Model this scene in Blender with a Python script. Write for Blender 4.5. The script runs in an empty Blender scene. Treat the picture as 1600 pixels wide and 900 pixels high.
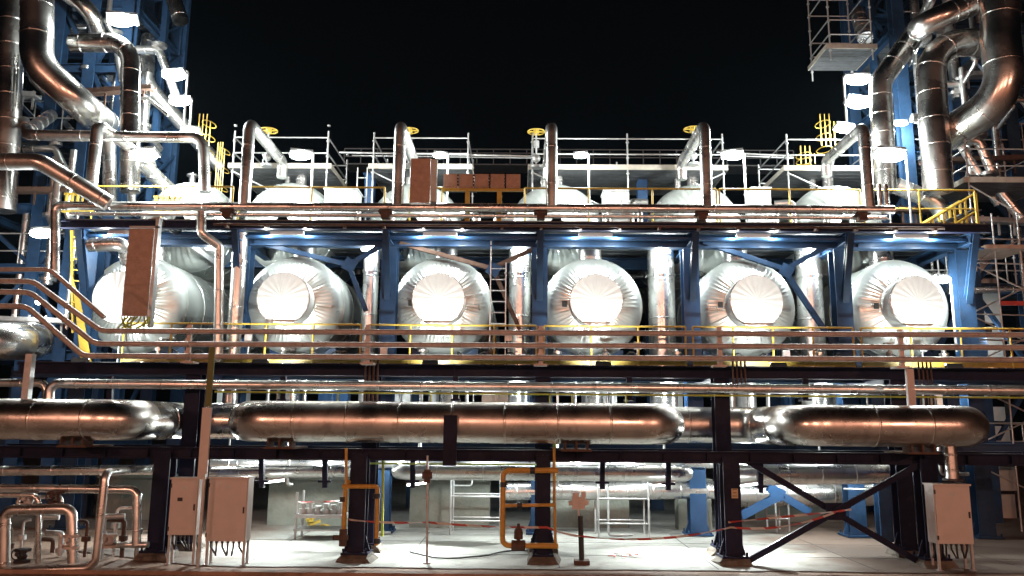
import bpy, bmesh, math, random
from mathutils import Vector, Matrix
random.seed(11)
R = math.radians
scn = bpy.context.scene
COL = scn.collection

# ------------------------------------------------------------------ camera
F = 1250.0; PITCH = R(9.76); YAW = R(0.6); ROLL = R(0.45)
fw = Vector((-math.sin(YAW)*math.cos(PITCH), math.cos(YAW)*math.cos(PITCH), math.sin(PITCH)))
rt = fw.cross(Vector((0, 0, 1))).normalized()
up = rt.cross(fw).normalized()
rr = Matrix.Rotation(-ROLL, 3, fw)
rt = rr @ rt; up = rr @ up

def ray(px, py):
    return (fw*F + rt*(px-800) + up*(450-py))
_d = ray(848, 878)
HC = -_d.z/_d.y*17.0
CAM = Vector((0, 0, HC))
cam_d = bpy.data.cameras.new('camera'); cam_d.lens = 36*F/1600; cam_d.sensor_width = 36
cam_d.clip_start = 0.1; cam_d.clip_end = 3000
cam = bpy.data.objects.new('camera', cam_d); COL.objects.link(cam)
m = Matrix((rt, up, -fw)).transposed().to_4x4(); m.translation = CAM
cam.matrix_world = m
scn.camera = cam

def P(px, py, Y):
    d = ray(px, py)
    return CAM + d*(Y/d.y)
def PZ(px, py, z):
    d = ray(px, py)
    return CAM + d*((z-HC)/d.z)
def X(px, py, Y): return P(px, py, Y).x
def Z(py, Y, px=808): return P(px, py, Y).z

# ------------------------------------------------------------------ world: night sky
W = bpy.data.worlds.new('World'); scn.world = W; W.use_nodes = True
nt = W.node_tree
bg = nt.nodes['Background']
sky = nt.nodes.new('ShaderNodeTexSky'); sky.sky_type = 'NISHITA'; sky.sun_disc = False
sky.sun_elevation = R(-9); sky.sun_rotation = R(200)
nt.links.new(sky.outputs[0], bg.inputs[0]); bg.inputs[1].default_value = 0.10
scn.view_settings.view_transform = 'Standard'; scn.view_settings.look = 'None'
scn.view_settings.exposure = 0.3; scn.view_settings.gamma = 1.0
scn.view_settings.use_curve_mapping = False
scn.cycles.max_bounces = 6; scn.cycles.diffuse_bounces = 2; scn.cycles.glossy_bounces = 3
scn.cycles.sample_clamp_indirect = 4.0; scn.cycles.sample_clamp_direct = 0
scn.cycles.caustics_reflective = False; scn.cycles.caustics_refractive = False
scn.cycles.use_denoising = True

WHITE = (0.93, 1.0, 0.97); SODIUM = (1.0, 0.47, 0.31)
K_FLOOD = 560.0; K_TANK = 440.0; K_UNDER = 640.0; K_SOD = 3700.0; K_AISLE_FILL = 230.0; K_MID_FILL = 110.0; K_EDGE_FILL = 62.0; HAZE = 0.00016

# ------------------------------------------------------------------ materials
def mat(name, col, rough=.5, metal=0., var=.15, nscale=3., bump=0., rvar=0., bscale=8., emit=0., dirt=0., spec=.5):
    M = bpy.data.materials.new(name); M.use_nodes = True
    t = M.node_tree; b = t.nodes['Principled BSDF']; L = t.links.new
    b.inputs['Base Color'].default_value = (*col, 1); b.inputs['Roughness'].default_value = rough
    b.inputs['Metallic'].default_value = metal
    b.inputs['Specular IOR Level'].default_value = spec
    if emit:
        b.inputs['Emission Color'].default_value = (*col, 1); b.inputs['Emission Strength'].default_value = emit
        return M
    g = t.nodes.new('ShaderNodeNewGeometry')
    n = t.nodes.new('ShaderNodeTexNoise'); n.inputs['Scale'].default_value = nscale; n.inputs['Detail'].default_value = 5
    n.inputs['Roughness'].default_value = .65
    L(g.outputs['Position'], n.inputs['Vector'])
    r = t.nodes.new('ShaderNodeValToRGB'); r.color_ramp.elements[0].position = .3; r.color_ramp.elements[1].position = .72
    r.color_ramp.elements[0].color = (*[c*(1-var) for c in col], 1); r.color_ramp.elements[1].color = (*[min(1, c*(1+var)) for c in col], 1)
    L(n.outputs[0], r.inputs[0]); out = r.outputs[0]
    if dirt:
        n3 = t.nodes.new('ShaderNodeTexNoise'); n3.inputs['Scale'].default_value = nscale*2.7; n3.inputs['Detail'].default_value = 8
        L(g.outputs['Position'], n3.inputs['Vector'])
        r3 = t.nodes.new('ShaderNodeValToRGB'); r3.color_ramp.elements[0].position = .56; r3.color_ramp.elements[1].position = .68
        r3.color_ramp.elements[0].color = (0, 0, 0, 1); r3.color_ramp.elements[1].color = (dirt, dirt, dirt, 1)
        mx = t.nodes.new('ShaderNodeMixRGB'); mx.inputs[2].default_value = (.10, .065, .045, 1)
        L(n3.outputs[0], r3.inputs[0]); L(r3.outputs[0], mx.inputs[0]); L(out, mx.inputs[1]); out = mx.outputs[0]
    L(out, b.inputs['Base Color'])
    if rvar:
        mr = t.nodes.new('ShaderNodeMapRange'); mr.inputs['From Min'].default_value = .3; mr.inputs['From Max'].default_value = .7
        mr.inputs['To Min'].default_value = max(.03, rough-rvar); mr.inputs['To Max'].default_value = rough+rvar
        n2 = t.nodes.new('ShaderNodeTexNoise'); n2.inputs['Scale'].default_value = nscale*.7; n2.inputs['Detail'].default_value = 6
        L(g.outputs['Position'], n2.inputs['Vector']); L(n2.outputs[0], mr.inputs[0]); L(mr.outputs[0], b.inputs['Roughness'])
    if bump:
        bp = t.nodes.new('ShaderNodeBump'); bp.inputs['Strength'].default_value = bump; bp.inputs['Distance'].default_value = .03
        n4 = t.nodes.new('ShaderNodeTexNoise'); n4.inputs['Scale'].default_value = bscale; n4.inputs['Detail'].default_value = 3
        L(g.outputs['Position'], n4.inputs['Vector']); L(n4.outputs[0], bp.inputs['Height']); L(bp.outputs[0], b.inputs['Normal'])
    return M

CLAD = mat('steel_cladding', (.74, .73, .71), .29, .95, .14, 2.2, .16, .09, 2.2, dirt=.25)
BIGM = mat('big_pipe_cladding', (.70, .66, .62), .29, 1., .16, 1.6, .25, .10, 2.0, dirt=.3)
RUBBLE = mat('rough_grout', (.13, .11, .09), .95, 0., .5, 6., .8, 0, 18.)
CLADB = mat('steel_cladding_large', (.68, .66, .63), .26, 1., .15, 1.3, .22, .10, 1.6, dirt=.3)
TANKM = mat('tank_cladding', (.70, .75, .72), .33, .72, .10, 1.5, .15, .10, 3.)
COVER = mat('cover_cladding', (.80, .82, .80), .5, .25, .06, 3., .25, .08, 4.)
BLUE = mat('blue_paint', (.015, .040, .088), .5, 0., .30, 2.5, .05, .1, dirt=.12, spec=.2)
LBLUE = mat('light_blue_paint', (.020, .058, .135), .42, 0., .2, 2.5, .05, .1, spec=.3)
DIMBLUE = mat('dim_blue_paint', (.011, .013, .034), .55, 0., .35, 2., .05, .1, dirt=.08, spec=.12)  # blue paint again, darkened to how the rack looks in dim light
YEL = mat('yellow_paint', (.50, .34, .05), .45, 0., .2, 4., dirt=.3)
GASY = mat('gas_yellow_paint', (.50, .28, .04), .4, 0., .2, 5., dirt=.35)
LIME = mat('lime_paint', (.42, .50, .06), .45, 0., .2, 5.)
GALV = mat('galvanised_steel', (.48, .49, .49), .42, .55, .2, 6., 0, .1)
DGALV = mat('galvanised_conduit', (.42, .36, .33), .45, .25, .25, 5., .05, .1, dirt=.3)
DARK = mat('dark_steel', (.04, .035, .035), .55, .2, .3, 5.)
GRATE = mat('grating', (.10, .105, .11), .6, .3, .3, 4.)
PLANK = mat('scaffold_plank', (.36, .33, .28), .7, 0., .2, 5.)
CONC = mat('concrete', (.20, .21, .18), .85, 0., .28, 1.2, .3, 0, 12., dirt=.3)
SLAB = mat('slab_concrete', (.36, .36, .33), .85, 0., .25, .8, .35, 0, 14., dirt=.35)
EARTH = mat('road_asphalt', (.30, .20, .145), .9, 0., .4, 1.6, .6, 0, 20.)
CAB = mat('cabinet_paint', (.58, .53, .50), .5, 0., .06, 3.)
BROWN = mat('sodium_brown_panel', (.42, .28, .21), .6, 0., .2, 6., dirt=.2)  # grey panels with the sodium light's brown put into their colour
WHITEP = mat('white_panel', (.52, .54, .53), .5, 0., .1, 3.)
BLACK = mat('black_paint', (.015, .015, .015), .5, 0., .3, 5.)
RED = mat('red_paint', (.5, .05, .04), .5, 0., .2, 5.)
RUST = mat('rusted_steel', (.09, .05, .035), .75, .2, .35, 7., dirt=.4)
LENS = mat('lamp_glass', (.93, 1, .98), emit=38)
TUBE = mat('tube_glass', (.93, 1, .98), emit=16)
SODL = mat('sodium_glass', SODIUM, emit=30)
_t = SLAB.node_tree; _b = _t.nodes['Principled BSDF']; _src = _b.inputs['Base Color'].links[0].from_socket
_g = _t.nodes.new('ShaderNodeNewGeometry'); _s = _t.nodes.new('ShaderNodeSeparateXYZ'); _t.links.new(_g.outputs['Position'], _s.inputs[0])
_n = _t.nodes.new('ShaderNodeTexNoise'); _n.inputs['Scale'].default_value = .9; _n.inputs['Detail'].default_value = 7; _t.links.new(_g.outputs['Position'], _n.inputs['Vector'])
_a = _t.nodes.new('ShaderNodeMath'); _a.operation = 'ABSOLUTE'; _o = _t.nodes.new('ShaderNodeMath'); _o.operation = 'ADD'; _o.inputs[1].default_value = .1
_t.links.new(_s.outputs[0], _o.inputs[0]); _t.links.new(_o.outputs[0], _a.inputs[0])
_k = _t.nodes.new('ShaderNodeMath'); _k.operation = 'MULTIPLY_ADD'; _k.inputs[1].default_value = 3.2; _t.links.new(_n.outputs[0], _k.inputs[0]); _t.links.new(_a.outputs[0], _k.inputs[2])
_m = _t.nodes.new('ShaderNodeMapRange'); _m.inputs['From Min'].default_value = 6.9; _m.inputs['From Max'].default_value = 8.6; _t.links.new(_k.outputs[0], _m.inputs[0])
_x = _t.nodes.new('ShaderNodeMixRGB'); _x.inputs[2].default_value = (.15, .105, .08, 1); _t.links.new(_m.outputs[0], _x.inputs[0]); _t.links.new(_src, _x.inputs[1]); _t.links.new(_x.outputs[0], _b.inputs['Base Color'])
TAPE = bpy.data.materials.new('barrier_tape'); TAPE.use_nodes = True
_t = TAPE.node_tree; _g = _t.nodes.new('ShaderNodeNewGeometry'); _w = _t.nodes.new('ShaderNodeTexWave')
_w.inputs['Scale'].default_value = 1.1; _w.bands_direction = 'DIAGONAL'
_r = _t.nodes.new('ShaderNodeValToRGB'); _r.color_ramp.interpolation = 'CONSTANT'; _r.color_ramp.elements[1].position = .5
_r.color_ramp.elements[0].color = (.5, .48, .46, 1); _r.color_ramp.elements[1].color = (.38, .05, .04, 1)
_t.links.new(_g.outputs['Position'], _w.inputs[0]); _t.links.new(_w.outputs[1], _r.inputs[0])
_t.links.new(_r.outputs[0], _t.nodes['Principled BSDF'].inputs[0])

# ------------------------------------------------------------------ helpers
def tag(o, label=None, cat=None, group=None, kind=None):
    if label: o['label'] = label
    if cat: o['category'] = cat
    if group: o['group'] = group
    if kind: o['kind'] = kind
    return o
def thing(name, label, cat, loc=(0, 0, 0), group=None):
    o = bpy.data.objects.new(name, None); COL.objects.link(o); o.location = Vector(loc)
    o.empty_display_size = .2
    return tag(o, label, cat, group)

def fillet(pts, rad, n=7):
    pts = [Vector(p) for p in pts]; out = [pts[0]]; arcs = []
    for i in range(1, len(pts)-1):
        a, b, c = pts[i-1], pts[i], pts[i+1]
        r_ = rad[i] if isinstance(rad, (list, tuple)) else rad
        u = (a-b); v = (c-b); lu, lv = u.length, v.length; u.normalize(); v.normalize()
        ang = u.angle(v)
        if ang > math.pi-.02 or r_ <= 0: out.append(b); continue
        d = min(r_/math.tan(ang/2), lu*.49 if i > 1 else lu*.98, lv*.49 if i < len(pts)-2 else lv*.98)
        r2 = d*math.tan(ang/2)
        bis = (u+v).normalized(); cen = b+bis*(r2/math.sin(ang/2))
        s = b+u*d-cen; e = b+v*d-cen; tot = s.angle(e); ax = s.cross(e).normalized()
        for k in range(n+1):
            out.append(cen+Matrix.Rotation(tot*k/n, 3, ax) @ s)
    out.append(pts[-1])
    return out

class MB:
    def __init__(s): s.v = []; s.f = []; s.sm = []
    def add(s, vs, fs, smooth=False):
        b = len(s.v); s.v += [Vector(v) for v in vs]
        for f in fs: s.f.append([b+i for i in f]); s.sm.append(smooth)
        return s
    def obox(s, c, ax, hs, bev=0):
        # ax: three unit vectors, hs half sizes, small chamfer on the long edges
        c = Vector(c); a, b_, d = [Vector(q) for q in ax]
        vs = [c+a*hs[0]*i+b_*hs[1]*j+d*hs[2]*k for i in (-1, 1) for j in (-1, 1) for k in (-1, 1)]
        fs = [(0, 1, 3, 2), (4, 6, 7, 5), (0, 4, 5, 1), (2, 3, 7, 6), (0, 2, 6, 4), (1, 5, 7, 3)]
        return s.add(vs, fs)
    def box(s, c, size, rz=0, rx=0, ry=0):
        m_ = (Matrix.Rotation(rz, 3, 'Z') @ Matrix.Rotation(ry, 3, 'Y') @ Matrix.Rotation(rx, 3, 'X'))
        return s.obox(c, (m_.col[0], m_.col[1], m_.col[2]), [q/2 for q in size])
    def box2(s, x0, x1, y0, y1, z0, z1):
        return s.box(((x0+x1)/2, (y0+y1)/2, (z0+z1)/2), (abs(x1-x0), abs(y1-y0), abs(z1-z0)))
    def bar(s, p, q, w, h, side=None):
        p = Vector(p); q = Vector(q); d = (q-p); l = d.length; d.normalize()
        sd = Vector(side) if side else (Vector((0, 0, 1)) if abs(d.z) < .95 else Vector((0, 1, 0)))
        a = d.cross(sd).normalized(); b_ = a.cross(d).normalized()
        return s.obox((p+q)/2, (d, a, b_), (l/2, w/2, h/2))
    def hsec(s, p, q, w, h, side=None, t=.03):
        # H section: flanges are w wide, spaced h apart along 'side'
        p = Vector(p); q = Vector(q); d = (q-p); l = d.length; d.normalize()
        sd = Vector(side) if side else (Vector((0, 0, 1)) if abs(d.z) < .95 else Vector((0, 1, 0)))
        a = d.cross(sd).normalized(); b_ = a.cross(d).normalized(); c = (p+q)/2
        s.obox(c+b_*(h/2-t/2), (d, a, b_), (l/2, w/2, t/2)); s.obox(c-b_*(h/2-t/2), (d, a, b_), (l/2, w/2, t/2))
        return s.obox(c, (d, a, b_), (l/2, t*.45, h/2-t*.9))
    def _sweep(s, P2, seg, caps, smooth=True):
        n = len(P2); T = []
        for i in range(n):
            a = P2[max(0, i-1)][0]; b_ = P2[min(n-1, i+1)][0]; T.append((b_-a).normalized())
        ref = Vector((0, 0, 1)) if abs(T[0].z) < .9 else Vector((1, 0, 0))
        u = T[0].cross(ref).normalized(); base = len(s.v)
        for i in range(n):
            if i:
                u = (u - T[i]*u.dot(T[i])); u.normalize()
            w = T[i].cross(u)
            for k in range(seg):
                t = 2*math.pi*k/seg
                s.v.append(P2[i][0]+(u*math.cos(t)+w*math.sin(t))*P2[i][1])
        for i in range(n-1):
            for k in range(seg):
                k2 = (k+1) % seg
                s.f.append([base+i*seg+k, base+i*seg+k2, base+(i+1)*seg+k2, base+(i+1)*seg+k]); s.sm.append(smooth)
        if caps:
            for i in (0, n-1):
                b0 = len(s.v); s.v += [s.v[base+i*seg+k].copy() for k in range(seg)]
                s.f.append([b0+k for k in (range(seg) if i else reversed(range(seg)))]); s.sm.append(False)
    def tube(s, path, r, seg=16, seam=0., lip=.007, caps=True, gore=True, off=.4):
        pts = [Vector(path[0])]
        for p in path[1:]:
            if (Vector(p)-pts[-1]).length > 1e-5: pts.append(Vector(p))
        n = len(pts)
        if not seam:
            s._sweep([(p, r) for p in pts], seg, caps); return s
        # each cladding sheet slightly differs in radius, as overlapping sheets do; lap bands at the joints
        acc = off; long_ = [(pts[i]-pts[i-1]).length for i in range(1, n)]
        P2 = [(pts[0], r)]
        for i in range(1, n):
            a, p = pts[i-1], pts[i]; L = long_[i-1]; dr = (p-a)/L
            k = seam-acc
            while k < L-.06:
                if k > .06:
                    c = a+dr*k; s._sweep([(c-dr*.022, r), (c-dr*.020, r+lip), (c+dr*.020, r+lip), (c+dr*.022, r)], seg, False)
                k += seam
            acc = (acc+L) % seam
            P2.append((p, r))
            if gore and i < n-1 and (L < r*1.6 or long_[i] < r*1.6):
                s._sweep([(p-dr*.012, r-.004), (p-dr*.012, r+lip), (p+(pts[i+1]-p).normalized()*.012, r+lip), (p+(pts[i+1]-p).normalized()*.012, r-.004)], seg, False)
        s._sweep(P2, seg, caps)
        return s
    def cyl(s, p, q, r, seg=14, r2=None):
        p = Vector(p); q = Vector(q); d = (q-p).normalized()
        ref = Vector((0, 0, 1)) if abs(d.z) < .9 else Vector((1, 0, 0))
        u = d.cross(ref).normalized(); w = d.cross(u); r2 = r if r2 is None else r2
        vs = [c+(u*math.cos(2*math.pi*k/seg)+w*math.sin(2*math.pi*k/seg))*rr_ for c, rr_ in ((p, r), (q, r2)) for k in range(seg)]
        s.add(vs, [(k, (k+1) % seg, seg+(k+1) % seg, seg+k) for k in range(seg)], True)
        s.add(vs[:seg], [tuple(range(seg))]); s.add(vs[seg:], [tuple(reversed(range(seg)))])
        return s
    def ball(s, c, r, sx=1, sy=1, sz=1, n=10):
        vs = []; fs = []
        for i in range(n+1):
            a = math.pi*i/n
            for k in range(n*2):
                b_ = math.pi*k/n
                vs.append(Vector(c)+Vector((r*sx*math.sin(a)*math.cos(b_), r*sy*math.sin(a)*math.sin(b_), r*sz*math.cos(a))))
        for i in range(n):
            for k in range(n*2):
                k2 = (k+1) % (n*2); fs.append((i*2*n+k, (i+1)*2*n+k, (i+1)*2*n+k2, i*2*n+k2))
        return s.add(vs, fs, True)
    def build(s, name, material, parent=None, origin=None):
        me = bpy.data.meshes.new(name)
        off = Vector(parent['_o']) if (parent is not None and '_o' in parent.keys()) else (parent.location if parent is not None else Vector((0, 0, 0)))
        if parent is not None:
            off = Vector((0, 0, 0)); q = parent
            while q is not None: off = off+q.location; q = q.parent
        elif s.v:
            xs = [v.x for v in s.v]; ys = [v.y for v in s.v]; zs = [v.z for v in s.v]
            off = Vector(((min(xs)+max(xs))/2, (min(ys)+max(ys))/2, min(zs)))
        me.from_pydata([v-off for v in s.v], [], s.f)
        me.polygons.foreach_set('use_smooth', s.sm)
        me.materials.append(material); me.update()
        bm = bmesh.new(); bm.from_mesh(me); bmesh.ops.remove_doubles(bm, verts=bm.verts, dist=1e-6) if False else None
        bmesh.ops.recalc_face_normals(bm, faces=bm.faces); bm.to_mesh(me); bm.free()
        o = bpy.data.objects.new(name, me); COL.objects.link(o)
        if parent is not None: o.parent = parent
        else: o.location = off
        return o

def kids(o): return [c for c in bpy.data.objects if c.parent == o]
def copy_tree(o, parent=None):
    c = o.copy(); COL.objects.link(c); c.parent = parent
    for ch in kids(o): copy_tree(ch, c)
    return c
def structure(mb, name, material): return tag(mb.build(name, material), kind='structure')
def one(mb, name, material, label, cat, group=None): return tag(mb.build(name, material), label, cat, group)
ORD = ['leftmost', 'second from the left', 'third from the left', 'fourth from the left', 'fifth from the left', 'sixth from the left', 'seventh from the left', 'eighth from the left', 'ninth from the left', 'tenth from the left']

def lamp(name, parent, loc, power, col=WHITE, r=.12, aim=None, cone=100, blend=.6):
    d = bpy.data.lights.new(name, 'SPOT' if aim else 'POINT')
    if aim: d.spot_size = R(cone); d.spot_blend = blend
    d.energy = power; d.color = col; d.shadow_soft_size = r
    o = bpy.data.objects.new(name, d); COL.objects.link(o)
    off = Vector((0, 0, 0)); q = parent
    while q is not None: off = off+q.location; q = q.parent
    o.parent = parent; o.location = Vector(loc)-off
    if aim: o.rotation_euler = (Vector(aim)-Vector(loc)).to_track_quat('-Z', 'Y').to_euler()
    return o

YA, YI, YP, YB, YC = 17.0, 18.3, 16.35, 21.3, 20.0   # front rack, inner rack row, big pipe, platform columns, header pipe
ZG = 0.0

# ------------------------------------------------------------------ ground
g = MB(); g.add([(-1500, -1500, -.02), (1500, -1500, -.02), (1500, 1500, -.02), (-1500, 1500, -.02)], [(0, 1, 2, 3)])
structure(g, 'ground', EARTH)
ye = PZ(848, 889, 0).y
g = MB()
n = 60; xs = [-9.5+(i/n)*24 for i in range(n+1)]
vs = []
for i, x in enumerate(xs):
    yy = ye+random.uniform(-.05, .05)+(1.2*max(0, (-6.2-x)/2.4)) 
    vs += [(x, yy, .0), (x, 21.5, .0)]
for i in range(n): g.f.append([2*i, 2*i+2, 2*i+3, 2*i+1]); g.sm.append(False)
g.v = [Vector(v) for v in vs]
structure(g, 'concrete_slab', SLAB)
g = MB(); g.box2(-16, 16, 21.5, 48, -.12, .0); structure(g, 'pavement', SLAB)
g = MB(); g.box2(-60, 60, ye-.9, ye-.62, -.12, .05)
structure(g, 'kerb', EARTH)

# expansion joints, hose and stains on the slab
g = MB()
for k in range(7):
    x = -8.5+k*3.1; g.box2(x-.012, x+.012, ye+.15, 21.4, -.004, .004)
for y in (17.9, 19.8): g.box2(-9.3, 13.5, y-.012, y+.012, -.004, .0036)
structure(g, 'slab_joint', DARK)
g = MB(); g.tube(fillet([PZ(640, 862, .03), PZ(690, 874, .03), PZ(760, 868, .03), PZ(800, 858, .03), PZ(838, 862, .03)], .5), .018, 8); one(g, 'hose', BLACK, 'thin black hose lying on the bright concrete left of the middle column', 'hose')
STAIN = mat('damp_stain', (.14, .14, .12), .35, 0, .3, 4.)
for i, (px, py, rr_) in enumerate(((885, 868, .30), (720, 850, .5), (1030, 872, .34), (430, 862, .45), (1200, 862, .5), (600, 858, .28))):
    q = PZ(px, py, 0); g = MB(); n = 26; rg = random.Random(i)
    ph = [rg.uniform(0, 6.28) for _ in range(4)]
    vs = [(q.x, q.y, .0042)]+[(q.x+1.7*rr_*(1+.18*math.sin(3*a+ph[0])+.1*math.sin(7*a+ph[1]))*math.cos(a), q.y+.75*rr_*(1+.18*math.sin(2*a+ph[2])+.1*math.sin(5*a+ph[3]))*math.sin(a), .0042) for a in [2*math.pi*k/n for k in range(n)]]
    g.add(vs, [(0, k+1, (k+1) % n+1) for k in range(n)]); structure(g, 'damp_stain', STAIN)
# concrete walls and plinths behind the rack
walls = [(418, 560, 22.6), (640, 765, 22.3), (858, 983, 22.6), (1060, 1112, 22.3), (150, 262, 23.5), (1180, 1330, 24.5)]
wl = ['grey concrete wall behind the crate trolley, left of the middle', 'grey concrete wall directly behind the thin steel pole', 'grey concrete wall behind the middle column and the flow meter',
      'narrow grey concrete wall to the left of the braced column', 'grey concrete wall behind the looped pipes at lower left', 'dim concrete wall behind the crossed braces at lower right']
for (a, b, y), l in zip(walls, wl):
    w = MB(); xa, xb = X(a, 800, y), X(b, 800, y); zt = Z(752, y)
    w.box2(xa, xb, y, y+.5, 0, zt); w.box2(xa-.04, xb+.04, y-.04, y+.54, zt, zt+.1)
    for k in range(1, 3): w.box2(xa+(xb-xa)*k/3-.012, xa+(xb-xa)*k/3+.012, y-.006, y+.1, 0, zt-.01)
    one(w, 'concrete_wall', CONC, l, 'wall', 'concrete walls under the tanks')

# ------------------------------------------------------------------ front pipe rack
zL = Z(712, YA); zU = Z(588, YI)
rack = thing('pipe_rack', 'dark blue steel pipe rack across the foreground carrying the big silver pipe', 'pipe rack', (0, YA, 0))
def column(parent, x, y, z0, z1, w=.3, d=.32, m=DIMBLUE, name='column', base=True):
    b = MB(); b.hsec((x, y, z0), (x, y, z1), w, d, side=(0, 1, 0), t=.032)
    o = b.build(name, m, parent)
    if base:
        q = MB(); q.box2(x-w*.8, x+w*.8, y-d*.8, y+d*.8, z0-.001, z0+.04)
        for sx in (-1, 1):
            q.add([(x+sx*(w/2), y-.02, z0+.04), (x+sx*(w*.8), y-.02, z0+.04), (x+sx*(w/2), y-.02, z0+.36), (x+sx*(w/2), y+.02, z0+.04), (x+sx*(w*.8), y+.02, z0+.04), (x+sx*(w/2), y+.02, z0+.36)],
                  [(0, 1, 2), (3, 5, 4), (0, 3, 4, 1), (1, 4, 5, 2), (0, 2, 5, 3)])
            for sy in (-1, 1): q.cyl((x+sx*w*.68, y+sy*d*.68, z0+.04), (x+sx*w*.68, y+sy*d*.68, z0+.12), .022, 8)
        q.build('base_plate', m, o)
    return o
frontX = [X(254, 780, YA), X(560, 800, YA), X(848, 800, YA), X(1142, 800, YA), X(1450, 800, YA)]
plint = []
for i, x in enumerate(frontX):
    column(rack, x, YA, .14, zL+.02, w=.34 if i != 2 else .27, d=.36)
innerX = [X(303, 640, YI), X(582, 610, YI), X(848, 610, YI), X(1126, 640, YI), X(1398, 610, YI)]
for x in innerX: column(rack, x, YI, .14, zU, w=.34, d=.34)
xl, xr = X(-60, 700, YA), X(1680, 700, YA)
b = MB(); b.hsec((xl, YA, zL), (xr, YA, zL), .22, .24)
for k in range(26):
    x = xl+.4+k*(xr-xl)/26; b.box2(x-.006, x+.006, YA-.105, YA-.008, zL-.09, zL+.09)
    if k % 4 == 0:
        b.box2(x+.2, x+.5, YA-.03, YA-.016, zL-.08, zL+.08)
        for u in (.25, .35, .45):
            for w_ in (-.05, .05): b.cyl((x+u, YA-.045, zL+w_), (x+u, YA-.029, zL+w_), .014, 6)
b.build('beam', DIMBLUE, rack)
b = MB(); b.hsec((xl, YI+.3, zL+.01), (xr, YI+.3, zL+.01), .2, .22); b.build('beam', DIMBLUE, rack)
b = MB(); b.hsec((X(40, 580, YI), YI-.22, zU+.1), (xr*1.1, YI-.22, zU+.1), .2, .26)
for px in (650, 712, 1030): b.box((X(px, 580, YI), YI-.33, zU+.1), (.02, .03, .26))
b.build('beam', DIMBLUE, rack)
b = MB(); b.hsec((X(20, 590, 20), 20, Z(590, 20)), (X(1650, 590, 20), 20, Z(590, 20)), .2, .16); b.build('beam', BLUE, rack)
for x, x2 in zip(frontX, innerX):   # cross beams joining both rows
    b = MB(); b.hsec((x, YA+.14, zL-.02), (x2, YI+.2, zL-.02), .18, .2); b.build('cross_beam', DIMBLUE, rack)
    b = MB(); b.hsec((x2, YI+.1, zU), (x2, 20.9, zU), .18, .24); b.build('cross_beam', DIMBLUE, rack)
# crossing braces, lower right
for (a, bq) in (((1160, 716), (1436, 878)), ((1166, 878), (1432, 728))):
    b = MB(); dy = .10 if a[1] < 800 else -.06
    b.bar(P(a[0], a[1], YA+dy), P(bq[0], bq[1], YA+dy), .07, .12); b.build('brace', DIMBLUE, rack)
b = MB(); pc = P(1306, 799, YA-.01); b.box(pc, (.4, .02, .34)); 
for q in (-.13, 0, .13): b.cyl(pc+Vector((q, -.03, q*.6)), pc+Vector((q, 0, q*.6)), .018, 8)
b.build('gusset_plate', DIMBLUE, rack)
# blanking post in front of big pipe + hangers
b = MB(); xq = X(704, 690, YP-.46); b.hsec((xq, YP-.56, Z(726, YP)), (xq, YP-.56, Z(650, YP)), .26, .12, side=(0, 1, 0)); b.build('stub_post', DIMBLUE, rack)
for px, y0, y1, yy in ((409, 712, 762, 18.6), (508, 712, 762, 18.6), (645, 712, 762, 18.6), (941, 712, 764, 18.6), (1044, 712, 766, 18.6), (1188, 716, 770, 18.6)):
    b = MB(); b.bar(P(px, y0, yy), P(px, y1, yy), .11, .11); b.box(P(px, y1-10, yy), (.30, .14, .05)); b.build('hanger', DIMBLUE, rack)
for px in (443, 712, 983, 1258, 172):
    b = MB(); q0 = P(px, 588, YI-.2); q1 = P(px, 625, YI-.2); b.bar(q0, q1, .12, .1); b.box(q1, (.2, .3, .04)); b.build('hanger', DIMBLUE, rack)
# labels plate on column
b = MB(); b.box(P(1148, 771, YA-.2), (.13, .012, .19)); o = b.build('notice_plate', mat('plate_cream', (.55, .42, .25), .6), rack); tag(o, 'small cream notice plate')
for k in range(3):
    q = MB(); q.box(P(1148, 765+5*k, YA-.209), (.09-.02*(k % 2), .004, .012)); q.build('text_line', BLACK, o)
# concrete plinths
for i, (x, y) in enumerate([(q, YA) for q in frontX]+[(q, YI) for q in innerX]):
    b = MB(); w = .36; t = []
    for z, s in ((0, w*.98), (.08, w*.84), (.142, w*.72)):
        t.append([(x+sx*s+random.uniform(-.05, .05), y+sy*s+random.uniform(-.05, .05), z) for sx, sy in ((-1, -1), (1, -1), (1, 1), (-1, 1))])
    b.add(sum(t, []), [(0, 1, 5, 4), (1, 2, 6, 5), (2, 3, 7, 6), (3, 0, 4, 7), (4, 5, 9, 8), (5, 6, 10, 9), (6, 7, 11, 10), (7, 4, 8, 11), (8, 9, 10, 11)])
    row = 'front' if i < 5 else 'back'
    one(b, 'concrete_plinth', RUBBLE, 'rough concrete plinth under the %s column of the rack\'s %s row' % (ORD[i % 5], row), 'plinth', 'plinths under the rack columns')

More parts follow.
